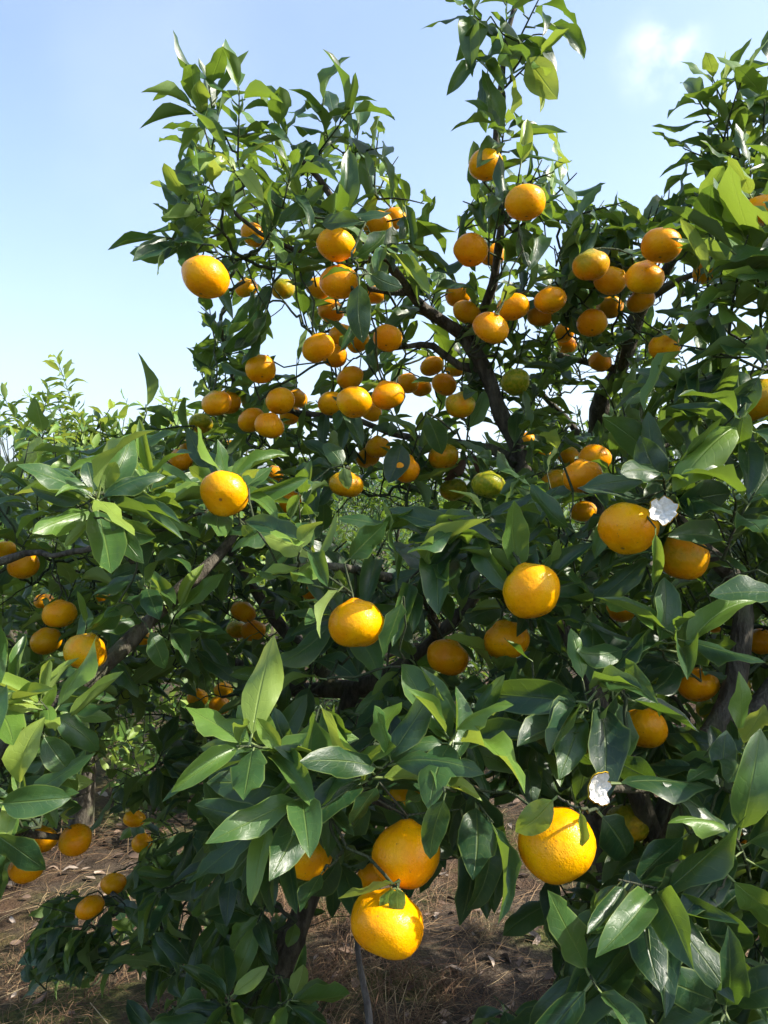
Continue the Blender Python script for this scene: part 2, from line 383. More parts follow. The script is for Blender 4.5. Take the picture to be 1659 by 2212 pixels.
# ------------------------------------------------------------------ mandarins: x, y, width (photo pixels, 1728 wide), greenness, cluster, tilt
def fruit_size(w): return 0.055+0.02*(w-40)/120
FR = [  # (x, y, w, green, cluster key, axis tilt or None)
 (462,622,105,.08,'lone',None),
 (555,648,52,.35,'under_bough',None),(636,650,52,.62,'under_bough',None),(571,528,58,.1,'bough_mid',None),
 (756,550,87,.05,'bough_big',None),(850,505,66,.1,'bough_top',None),(886,492,56,.1,'bough_behind',None),
 (763,634,87,.08,'bough_big',None),(841,663,54,.25,'bough_row',None),(745,700,58,.1,'bough_row',None),(716,648,56,.1,'bough_row',None),
 (716,782,76,.1,'drop',None),(752,800,58,.12,'drop',None),(770,756,60,.1,'drop',None),(806,768,56,.1,'drop',None),(873,761,66,.05,'drop_leafy',None),
 (1031,663,58,.2,'fork',None),(1050,702,62,0,'fork_red',None),(1105,737,81,.08,'fork_front',None),
 (587,830,67,.06,'round_lit',(0.2,-0.6,-0.75)),(488,908,66,.3,'shade_pair',None),(514,904,56,.1,'shade_pair',None),(452,952,53,.75,'green_small',None),
 (630,902,64,.05,'bunch',None),(667,897,52,.05,'bunch',None),(567,945,62,.05,'bunch',None),(606,958,66,.03,'bunch',None),(653,934,50,.05,'bunch',None),
 (432,1010,52,.1,'shadow_low',None),(521,1002,30,.1,'shadow_low',None),(405,1036,58,.15,'shadow_low',None),
 (788,850,62,.06,'trio_back',None),(747,908,64,.05,'trio',None),(797,905,80,.05,'trio',None),(835,926,52,.08,'trio_back',None),(873,889,73,.06,'trio',None),
 (971,824,55,.15,'stem_side',None),(918,862,50,.1,'stem_side',None),(948,871,48,.1,'stem_side',None),(1000,865,56,.2,'stem_side',None),(1024,828,46,.45,'stem_side',None),
 (1035,912,67,.45,'scarred',None),(850,1006,56,.08,'low_pair',None),(827,1030,54,.1,'low_pair',None),(909,1053,72,.06,'leafcap',None),
 (504,1110,105,.0,'blossom',(0.0,-0.93,-0.38)),(780,1090,76,.3,'leafmask',None),(658,1131,60,.06,'half_hidden',None),
 (998,1028,68,.5,'olive',None),(1020,1100,62,.75,'green_pair',None),(1099,1091,76,.8,'green_pair',None),(616,1068,44,.1,'half_hidden',None),
 (1160,859,66,.95,'green_lone',None),(1332,726,66,.05,'limb_bunch',None),(1372,690,60,.08,'limb_bunch',None),(1373,632,72,.2,'limb_bunch',None),
 (1330,597,79,.5,'limb_yellow',None),(1489,552,89,.06,'limb_big',None),(1450,625,84,.04,'limb_big',None),(1442,676,62,.2,'limb_bunch',None),
 (1093,370,76,.04,'leader_top',None),(1182,455,88,.08,'leader_second',None),(1059,563,77,.05,'leader_pair',None),(1106,572,60,.06,'leader_pair',None),
 (1238,675,72,.08,'screen',None),(1215,708,60,.06,'screen',None),(1154,690,72,.08,'screen',None),
 (1710,474,84,.05,'edge_high',None),(1592,612,62,.05,'edge_mid',None),(1495,782,68,.12,'lit_small',None),
 (1268,748,48,.1,'inner',None),(1274,776,46,.1,'inner',None),(1351,813,50,.12,'inner',None),
 (1702,898,110,.5,'edge_green',None),(1461,964,50,.1,'back_bits',None),(1188,988,38,.05,'back_bits',None),(1221,1021,38,.15,'back_bits',None),
 (1338,1030,70,.22,'heap',None),(1281,1027,54,.2,'heap',None),(1311,1072,88,.18,'heap',None),(1250,1083,66,.55,'heap',None),(1312,1150,60,.1,'heap_low',None),
 (1414,1188,128,.1,'peel_big',None),(1536,1252,116,.42,'peel_green',None),(1195,1329,131,.22,'big_round',None),(1140,1441,104,.1,'big_below',None),
 (1397,1372,62,.2,'glimpse',None),(1569,1540,92,.1,'capped',None),(1450,1637,98,.12,'cupped',None),(1712,1443,64,.03,'edge_low',None),
 (1663,1545,52,.6,'dim_olive',None),(1593,1597,52,.8,'dim_olive',None),(1604,1404,44,.2,'glimpse',None),
 (802,1403,125,.06,'heart',None),(705,1330,50,.08,'heart_back',None),(548,1376,57,.05,'shade_trio',None),(534,1416,48,.45,'shade_trio',None),(570,1420,56,.1,'shade_trio',None),
 (503,1553,42,.05,'dark_trio',None),(494,1587,48,.06,'dark_trio',None),(445,1571,46,.06,'dark_trio',None),(1007,1478,92,.14,'dull',None),
 (14,1241,58,.05,'limb_left',None),(54,1272,68,.1,'limb_left',None),(134,1382,74,.04,'grey_limb_pair',None),(103,1442,68,.03,'grey_limb_pair',None),(99,1353,44,.06,'grey_limb_pair',None),
 (193,1467,92,.36,'on_limb',None),(226,1342,44,.1,'on_limb_back',None),(326,1440,46,.35,'on_limb_back',None),
 (95,1889,66,.1,'low_left',None),(170,1890,72,.2,'low_left',None),(60,1952,74,.05,'low_left',None),(302,1842,48,.05,'dry_grass',None),(320,1897,46,.05,'dry_grass',None),
 (255,1988,56,.04,'low_bough',None),(202,2041,62,.05,'low_bough',None),(156,1662,48,.55,'olive_left',None),
 (696,1924,104,.24,'shaded_front',None),(913,1922,150,.10,'front_top',None),(873,2076,166,.14,'front_low',None),(838,1966,72,.08,'front_back',None),(918,1798,92,.15,'front_upper',None),
 (1251,1898,168,.06,'front_right',(0.35,-0.1,-0.93)),(1412,1852,98,.62,'front_green',None),(1655,1878,60,.05,'corner',None),
]
LAB = {
 'lone': ('large glossy mandarin hanging alone against the sky below a leafy bough',),
 'under_bough': ('small green-tinged mandarin hanging under the bough beside the lone glossy one', 'pair'),
 'bough_mid': ('mandarin almost buried in dark leaves inside the bough touching open sky',),
 'bough_big': ('large sunlit mandarin in the upright column of fruit on the sky-side bough', 'pair'),
 'bough_top': ('tall half-covered mandarin topping the fruit column on the sky-side bough',),
 'bough_behind': ('mandarin sliver behind the one topping the fruit column',),
 'bough_row': ('medium mandarin squeezed between long leaves in the middle of the fruit column', 'three'),
 'drop': ('shaded mandarin in the dull orange bunch at the foot of fruit column', 'four'),
 'drop_leafy': ('bright mandarin crossed by narrow leaves at the foot of fruit column',),
 'fork': ('dull pale mandarin behind the fork of the bare dark limb',),
 'fork_red': ('wrinkled deep orange mandarin touching the fork of the bare dark limb',),
 'fork_front': ('smooth oval mandarin in front of the fork of the bare dark limb',),
 'round_lit': ('round sunlit mandarin showing its blossom end beside a dark upright shoot',),
 'shade_pair': ('mandarin of the brownish shaded pair at the foot of dark upright shoot', 'pair'),
 'green_small': ('small dark green mandarin below the brownish shaded pair',),
 'bunch': ('mandarin in the tight bunch of five crossed by dark hanging leaves', 'five'),
 'shadow_low': ('small mandarin half lost in deep shade above the blossom-end mandarin', 'three'),
 'trio_back': ('partly hidden mandarin behind the row of three touching mandarins', 'pair'),
 'trio': ('mandarin in the row of three touching mandarins over open sky', 'three'),
 'stem_side': ('small mandarin in the loose bunch left of the mossy bare stem', 'five'),
 'scarred': ('yellow-green mandarin with a thin twig across, beside the mossy bare stem',),
 'low_pair': ('mandarin behind a folded leaf above the distant green orchard', 'pair'),
 'leafcap': ('orange mandarin half capped by a large dark leaf',),
 'blossom': ('bright yellow-orange mandarin facing outward with its blossom scar on show',),
 'leafmask': ('shaded mandarin with a pale leaf pressed across its front',),
 'half_hidden': ('half-hidden orange mandarin behind leaves beside the blossom-scar mandarin', 'pair'),
 'olive': ('flat olive mandarin under a drooping leaf near a withered brown leaf',),
 'green_pair': ('unripe green mandarin of the pair hanging by a withered brown leaf', 'pair'),
 'green_lone': ('single unripe green mandarin right beside the mossy bare stem',),
 'limb_bunch': ('mandarin in the bunch hanging around the forked black limb', 'four'),
 'limb_yellow': ('yellow-green mandarin topping the bunch by the forked black limb',),
 'limb_big': ('large orange mandarin stacked against the upper black limb', 'pair'),
 'leader_top': ('mandarin high on the tall leading shoot, its topmost fruit',),
 'leader_second': ('bright oval mandarin next below the topmost fruit of the tall leading shoot',),
 'leader_pair': ('mandarin of the pair beside the thin dark stem of the leading shoot', 'pair'),
 'screen': ('shaded mandarin screened by pale leaves between the two bare limbs', 'three'),
 'edge_high': ('orange mandarin high under the drooping leaves of the upright sky-side top',),
 'edge_mid': ('mandarin half behind a bright young upright leaf and the black limb',),
 'lit_small': ('small sunlit mandarin by a white gap of sky and rolled leaf',),
 'inner': ('small dim mandarin deep among leaves under the forked black limb', 'three'),
 'edge_green': ('big yellow-green mandarin under a hanging blue-green leaf',),
 'back_bits': ('tiny far mandarin glimpsed through gaps behind the bare limbs', 'three'),
 'heap': ('yellowish mandarin in the heap of four above a fan of dark leaves', 'four'),
 'heap_low': ('mandarin sliver beneath the heap of four yellowish mandarins',),
 'peel_big': ('big orange mandarin touching the ragged white peel',),
 'peel_green': ('mandarin with a green shoulder below the ragged white peel',),
 'big_round': ('very large round mandarin with a pointed stem end in dark foliage',),
 'big_below': ('mandarin just under the very large round one, cut by a folded leaf',),
 'glimpse': ('yellow mandarin glimpsed between dark leaves near a light arching leaf', 'pair'),
 'capped': ('flattened mandarin capped by a long dark leaf in deep shade',),
 'cupped': ('lit mandarin cupped between broad shaded leaves',),
 'edge_low': ('deep orange mandarin behind dark leaves beside a black upright stem',),
 'dim_olive': ('dim olive mandarin in deep shade by the black upright stem', 'pair'),
 'heart': ('large mandarin under a pale yellow leaf beside a thin leaning limb',),
 'heart_back': ('small mandarin peeping out behind the pale yellow leaf',),
 'shade_trio': ('small mandarin of the trio hanging in shade under the leaning grey limb', 'three'),
 'dark_trio': ('tiny mandarin of the trio in darkness below the horizontal dark limb', 'three'),
 'dull': ('dull orange mandarin with one side cut off by a grey-green leaf',),
 'limb_left': ('mandarin of the touching two beside a thin dead twig', 'pair'),
 'grey_limb_pair': ('deep orange mandarin in the stack above the grey slanting limb', 'three'),
 'on_limb': ('yellowish mandarin resting on the grey slanting limb by a dead stub',),
 'on_limb_back': ('small mandarin hidden behind leaves along the grey slanting limb', 'pair'),
 'low_left': ('mandarin of three hanging low over dry straw under a drooping grey-green leaf', 'three'),
 'dry_grass': ('small mandarin in dark leaves over the straw, behind the lowest bough', 'pair'),
 'low_bough': ('mandarin of the pair on the lowest bough close above the straw', 'pair'),
 'olive_left': ('small olive mandarin under light leaves at the end of grey limb',),
 'shaded_front': ('shaded mandarin between dark leaves left of the big stacked two',),
 'front_top': ('big mandarin with a dark scar sitting on the lowest hanging mandarin',),
 'front_low': ('biggest lowest mandarin with a pale leaf across its top over straw',),
 'front_back': ('mandarin peeping out behind the big stacked two',),
 'front_upper': ('shaded mandarin under arching leaves above the big stacked two',),
 'front_right': ('big cone-bottomed mandarin below a scrap of white peel',),
 'front_green': ('large yellow-green mandarin behind the scrap of white peel',),
 'corner': ('mandarin deep in shade behind the broad dark leaf rosette',),
}
LABN = {
 'under_bough': ['small half-ripe mandarin next to the lone glossy one under the bough', 'small olive-green mandarin under the bough, behind a drooping leaf'],
 'bough_big': ['large sunlit mandarin, upper of the two big ones in the fruit column', 'large sunlit mandarin, lower of the two big ones in the fruit column'],
 'bough_row': ['yellowish mandarin beside a long hanging leaf in the fruit column', 'mandarin directly under the lower big one in the fruit column', 'mandarin sliver behind the lower big one in the fruit column'],
 'drop': ['largest dull mandarin of the bunch at the foot of fruit column', 'shadowed mandarin partly behind the largest dull one at the column foot', 'mandarin just above the largest dull one at the column foot', 'mandarin between the dull bunch and the bright leaf-crossed one'],
 'shade_pair': ['brownish shaded mandarin in front, at the foot of the dark upright shoot', 'brighter mandarin peeping out behind the brownish shaded one'],
 'bunch': ['topmost front mandarin of the tight bunch of five', 'mandarin tucked behind the topmost one of the bunch of five', 'outer mandarin of the bunch of five, half under a dark leaf', 'lowest mandarin of the tight bunch of five', 'small mandarin peeping out at the back of the bunch of five'],
 'shadow_low': ['biggest of three small mandarins in deep shade above the blossom-end mandarin', 'tiny mandarin lost in deep shade above the blossom-end mandarin', 'dull brown-orange mandarin in shade beneath the biggest of three small ones'],
 'trio_back': ['mandarin peeping up behind the row of three touching mandarins', 'mandarin low behind the gap in the row of three touching mandarins'],
 'trio': ['mandarin overlapped by the big middle one in the row of three', 'big middle mandarin of the row of three touching mandarins', 'brightest mandarin of the row of three, beside a narrow pale leaf'],
 'stem_side': ['top mandarin of the loose bunch beside the mossy bare stem', 'outermost small mandarin of the loose bunch, farthest from the mossy stem', 'small mandarin between the outermost and biggest in the loose bunch', 'mandarin half behind a green leaf in the loose bunch by the stem', 'greenish small mandarin of the loose bunch closest to the mossy stem'],
 'low_pair': ['mandarin behind a folded leaf above the distant green orchard', 'shadowed mandarin under the one behind the folded leaf'],
 'half_hidden': ['half-hidden deep orange mandarin by a long light leaf', 'orange sliver of mandarin in shade above the half-hidden one'],
 'green_pair': ['smaller unripe green mandarin hanging by a withered brown leaf', 'bigger unripe green mandarin hanging by a withered brown leaf'],
 'limb_bunch': ['lowest round mandarin of the bunch under the black limb fork', 'mandarin crossed by a dark leaf in the black limb bunch', 'mandarin tucked under the yellow-green one by the black limb', 'dull shaded mandarin below the large stacked two on the black limb'],
 'limb_big': ['upper of the two large stacked mandarins on the black limb', 'lower of the two large stacked mandarins on the black limb'],
 'leader_pair': ['front mandarin of the pair beside the thin dark leading stem', 'rear mandarin of the pair, touching the thin dark leading stem'],
 'screen': ['upper shaded mandarin under a pale leaf between the two bare limbs', 'lower shaded mandarin of those screened between the two bare limbs', 'mandarin behind an oval leaf next to the one at the fork'],
 'inner': ['upper of two dim mandarins deep under the forked black limb', 'lower of two dim mandarins deep under the forked black limb', 'small dim mandarin low against the bend of the black limb'],
 'back_bits': ['small mandarin behind a big lit leaf under the black limb', 'tiny far orange mandarin glimpsed behind the mossy bare stem', 'tiny far yellowish mandarin just beneath the tiny far orange one'],
 'heap': ['top mandarin of the yellowish heap of four', 'half-hidden yellow mandarin at the back of the heap of four', 'biggest front mandarin of the yellowish heap of four', 'greenest mandarin of the yellowish heap of four'],
 'glimpse': ['yellow mandarin glimpsed under narrow long leaves below the peel-touching mandarin', 'yellow sliver of mandarin between dark blue-green leaves'],
 'dim_olive': ['dim olive mandarin beside the black upright stem', 'dark green mandarin in deep shade under the dim olive one'],
 'shade_trio': ['top orange mandarin of the trio in shade under the leaning grey limb', 'greenish mandarin of the trio in shade under the leaning grey limb', 'lower orange mandarin of the trio in shade under the leaning grey limb'],
 'dark_trio': ['uppermost of three tiny mandarins below the horizontal dark limb', 'lowest of three tiny mandarins below the horizontal dark limb', 'tiny mandarin set apart from the other two below the horizontal dark limb'],
 'limb_left': ['smooth mandarin touching the one beside a thin dead twig', 'mandarin beside a thin dead twig, touching a smooth one'],
 'grey_limb_pair': ['biggest deep orange mandarin of the stack above the grey slanting limb', 'lowest deep orange mandarin of the stack above the grey slanting limb', 'small hidden mandarin topping the stack above the grey slanting limb'],
 'on_limb_back': ['small orange mandarin behind leaves above the grey slanting limb', 'small yellow-green mandarin behind a hanging leaf below the grey slanting limb'],
 'low_left': ['mandarin between two others hanging low over the straw', 'yellowish mandarin of the three hanging low over the straw', 'lowest of three mandarins over the straw, under a drooping leaf'],
 'dry_grass': ['upper small mandarin in dark leaves over the straw behind the lowest bough', 'lower small mandarin in dark leaves over the straw behind the lowest bough'],
 'low_bough': ['upper mandarin of the pair on the lowest bough above the straw', 'lower mandarin of the pair on the lowest bough above the straw'],
}
SC = 0.96

# ------------------------------------------------------------------ where each near tree fills the view: y rows (40 px, 1659-wide view) -> x ranges
ROWS = {
'A': {280:[(420,560),(700,800)],320:[(410,820)],360:[(400,850),(1050,1180)],400:[(380,870),(1010,1220)],
 440:[(380,880),(1000,1340)],480:[(370,890),(1030,1330)],520:[(380,900),(1040,1110),(1210,1340)],560:[(490,930),(1010,1110),(1180,1330)],
 600:[(510,950),(1000,1330)],640:[(640,960),(980,1330)],680:[(445,570),(650,1290)],720:[(430,570),(660,900),(920,1280)],760:[(430,560),(800,870),(920,1260)],
 800:[(430,640),(700,880),(930,1250)],840:[(430,640),(660,870),(930,1200)],880:[(420,660),(700,860),(930,1190)],920:[(340,1180)],960:[(350,1180)],1000:[(360,1180)],
 1040:[(360,690),(880,1180)],1080:[(380,680),(910,1150)],1120:[(400,690),(910,1150)],1160:[(420,1150)],1200:[(420,1150)],1240:[(420,1150)],1280:[(430,1150)],
 1320:[(430,1140)],1360:[(430,1140)],1400:[(430,1140)],1440:[(430,700),(790,1140)],1480:[(400,690),(790,1140)],1520:[(250,1140)],1560:[(330,1140)],1600:[(300,1120)],
 1640:[(250,1120)],1680:[(250,1110)],1720:[(250,480),(560,1050)],1760:[(300,500),(560,1030)],1800:[(320,560),(600,1010)],1840:[(330,620),(640,960)],1880:[(250,560),(620,720)],
 1920:[(120,560)],1960:[(110,600)],2000:[(70,640)],2040:[(60,640)],2080:[(60,220),(320,640)],2120:[(430,640)],2160:[(350,680)],2200:[(350,690)],2240:[(350,690)],2280:[(380,650)]},
'L': {960:[(60,330)],1000:[(40,360)],1040:[(-150,400)],1080:[(-250,420)],1120:[(-250,430)],1160:[(-250,430)],1200:[(-250,430)],1240:[(-250,430)],1280:[(-250,430)],
 1320:[(-250,430)],1360:[(-250,430)],1400:[(-250,430)],1440:[(-250,420)],1480:[(-250,300)],1520:[(-250,240)],1560:[(-250,220)],1600:[(-250,200)],1640:[(-250,160)],
 1680:[(-250,150)],1720:[(-250,140)],1760:[(-250,80)],1800:[(-250,60)]},
'M': {200:[(1540,1800)],240:[(1520,1850)],280:[(1500,1850)],320:[(1500,1850)],360:[(1500,1850)],400:[(1500,1850)],440:[(1430,1850)],480:[(1340,1850)],520:[(1340,1750)],
 560:[(1200,1560)],600:[(1200,1520)],640:[(1200,1500)],680:[(1210,1470)],720:[(1210,1430)],760:[(1160,1410)],800:[(1160,1500)],840:[(1150,1220),(1300,1480)],
 880:[(1150,1220),(1310,1480)],920:[(1130,1450)],960:[(1130,1350)],1000:[(1130,1250)],1040:[(1130,1200)]},
'R': {480:[(1530,1850)],520:[(1520,1900)],560:[(1510,1900)],600:[(1500,1900)],640:[(1500,1900)],680:[(1520,1900)],720:[(1520,1900)],760:[(1520,1900)],800:[(1420,1900)],
 840:[(1420,1900)],880:[(1350,1900)],920:[(1340,1900)],960:[(1310,1950)],1000:[(1220,1950)],1040:[(1170,1950)],1080:[(1160,1950)],1120:[(1140,1950)],1160:[(1140,1950)],
 **{y:[(1140,1950)] for y in range(1200, 1720, 40)},1720:[(1180,1950)],1760:[(1290,1950)],1800:[(1290,1950)],1840:[(1290,1950)],1880:[(1230,1950)],1920:[(1200,1950)],
 1960:[(1190,1950)],2000:[(1200,1950)],2040:[(1210,1950)],2080:[(1220,1950)],2120:[(1230,1950)],2160:[(1150,1950)],2200:[(1080,1950)],2240:[(1080,1950)],2280:[(1100,1950)]},
}
def in_rows(t, x, y, pad=0):
    r = ROWS[t].get(int(y//40)*40)
    return bool(r) and any(a-pad <= x <= b+pad for a, b in r)
def allowed(x, y):
    if not (0 <= x <= 1659 and 0 <= y <= 2212): return True
    return any(in_rows(t, x, y, 22) for t in ROWS)
DEPTH = {
'A': [(450,250,1.35),(750,250,1.4),(1100,100,1.4),(1100,300,1.4),(900,450,1.5),(900,700,1.6),(1050,800,1.8),(480,800,1.8),(550,960,1.75),(800,1000,1.65),(650,1150,1.0),
 (800,1200,.98),(1000,1150,1.05),(500,1290,1.5),(600,1350,1.4),(660,1500,1.0),(600,1640,.88),(750,1720,.84),(900,1600,.86),(1050,1600,.88),(500,1800,1.05),(350,1650,1.7),
 (400,1900,1.55),(150,2050,1.75),(550,2050,1.45),(500,2180,1.25),(450,1500,1.8)],
'L': [(215,1080,1.0),(60,1050,1.35),(350,1100,1.1),(150,1250,1.35),(350,1350,1.15),(100,1550,1.0),(50,1750,.9),(50,1150,1.5),(-200,1200,1.3),(-200,1600,1.0)],
'M': [(1600,250,1.5),(1550,400,1.6),(1400,500,1.65),(1300,750,1.95),(1200,950,2.1),(1800,300,1.5)],
'R': [(1640,600,1.0),(1560,750,1.05),(1600,900,1.0),(1400,950,1.15),(1250,1100,1.2),(1550,1150,.92),(1200,1250,1.0),(1500,1450,.9),(1300,1550,.86),(1600,1700,.85),
 (1450,1950,.76),(1250,2100,.80),(1600,2150,.72),(1850,1000,.95),(1850,1800,.85)],
}
fruits = []     # dict per fruit
for (x, y, w, g, key, ax) in FR:
    X, Y, W = x*SC, y*SC, w*SC
    D = fruit_size(w)*random.uniform(0.97, 1.03); d = D*FPX/W
    best = None
    for t in 'LMRA':
        if in_rows(t, X, Y, 15): best = t; break
    if key in ('heap', 'heap_low', 'green_lone', 'screen', 'back_bits'): best = 'M'
    if key in ('blossom', 'fork', 'fork_red', 'fork_front', 'big_below', 'big_round', 'front_green'): best = 'A' if key != 'front_green' else 'R'
    if key in ('low_bough', 'dry_grass'): best = 'A'
    if key in ('low_left', 'olive_left', 'on_limb', 'on_limb_back', 'limb_left', 'grey_limb_pair'): best = 'L'
    fruits.append(dict(p=P(X, Y, d), r=D/2, px=(X, Y, W/2, d), g=g, key=key, ax=ax, tree=best or 'A'))
# fruits that would run into each other: push the smaller one back along its ray
for it in range(6):
    for i, a in enumerate(fruits):
        for b in fruits[i+1:]:
            dd = (a['p']-b['p']).length; need = (a['r']+b['r'])*0.97
            if dd < need:
                f = a if a['px'][2] < b['px'][2] else b
                X, Y, hw, d = f['px']; nd = d+(need-dd)*0.7+0.004
                f['r'] *= nd/d; f['px'] = (X, Y, hw, nd); f['p'] = P(X, Y, nd)
for f in fruits:
    f['axis'] = (Vector(f['ax']) if f['ax'] else (Vector((0, 0, -1))+Vector((random.gauss(0, .28), random.gauss(-0.1, .25), 0)))).normalized()
for f in fruits: DEPTH[f['tree']].append((f['px'][0], f['px'][1], f['px'][3]-0.02))
def depth_at(t, x, y):
    ws = s = 0.0
    for (a, b, d) in DEPTH[t]:
        q = 1/((a-x)**2+(b-y)**2+900)**1.4; ws += q; s += q*d
    return s/ws
FA = np.array([[*f['p'], f['r'], *f['px']] for f in fruits])
# gaps the foliage leaves open (sky, orchard, straw) and limbs it leaves bare: x, y, radius px, depth
CLEAR = [(622,690,36,9),(615,735,32,9),(680,792,22,9),(893,872,26,9),(930,758,16,9),(650,842,14,9),(1566,670,18,9),(1485,770,28,9),(1186,860,22,9),(1238,870,28,9),
 (1235,920,20,9),(1132,790,18,9),(1455,650,14,9),(1128,700,20,9),(1405,862,16,9),(1195,512,30,9),(960,530,30,9),(750,1130,52,9),(820,1085,42,9),(800,1180,42,9),(885,1150,28,9),
 (760,1462,34,9),(680,1512,20,9),(290,1575,42,9),(300,1645,45,9),(225,1695,32,9),(400,1795,36,9),(1100,1775,50,9),(470,1480,22,9)]
def bare(pts, r, d):
    for (x0, y0), (x1, y1) in zip(pts, pts[1:]):
        m = max(1, int(math.hypot(x1-x0, y1-y0)/18))
        for i in range(m+1): CLEAR.append((x0+(x1-x0)*i/m, y0+(y1-y0)*i/m, r, d))
bare([(1120,1010),(1085,900),(1050,800),(1008,724),(940,678),(895,635)], 19, 1.72)
bare([(1008,724),(1040,680),(1066,610),(1088,520)], 13, 1.66)
bare([(1048,800),(1000,778),(920,748)], 9, 1.7)
bare([(1294,925),(1305,850),(1340,800),(1364,722),(1374,685),(1405,640),(1450,570)], 17, 1.9)
bare([(130,1505),(240,1420),(335,1345),(420,1272),(485,1200)], 17, 1.25)
bare([(600,1482),(700,1488),(765,1490)], 20, 1.82); bare([(600,1345),(665,1415)], 14, 1.86)
bare([(870,1440),(945,1375),(1025,1285)], 15, 1.66); bare([(1232,1410),(1250,1470)], 14, 1.1)
bare([(632,2045),(600,2140)], 18, 1.62); bare([(1530,1184),(1600,1178)], 14, 1.14); bare([(1604,1401),(1575,1500)], 13, 1.18)
CLEAR += [(925,250,62,9),(930,350,58,9),(940,430,46,9),(955,500,40,9),(880,160,60,9),(1330,330,80,9),(1280,240,55,9),(1400,390,42,9),(1250,170,40,9),(650,150,45,9),(300,330,40,9),(310,450,34,9),(350,620,40,9),(370,720,46,9),(380,800,40,9),(960,130,30,9)]
CLEAR += [(1430,1108,36,.88),(1290,1708,34,.73),(1290,1690,20,.73)]
CA = np.array(CLEAR)
def in_clear(pts):
    for p in pts:
        x, y = proj(p)
        if ((np.hypot(CA[:, 0]-x, CA[:, 1]-y) < CA[:, 2]) & (CA[:, 3] > p.y)).any(): return True
    return False
def hits_fruit(pts):
    """True when points touch a fruit or cover it from the front"""
    for p in pts:
        d3 = np.hypot(np.hypot(FA[:, 0]-p.x, FA[:, 1]-p.y), FA[:, 2]-p.z)
        if (d3 < FA[:, 3]+0.003).any(): return 1
    for p in pts:
        x, y = proj(p)
        c = np.hypot(FA[:, 4]-x, FA[:, 5]-y) < FA[:, 6]*0.92
        if (c & (FA[:, 7] > p.y)).any(): return 2
    return 0

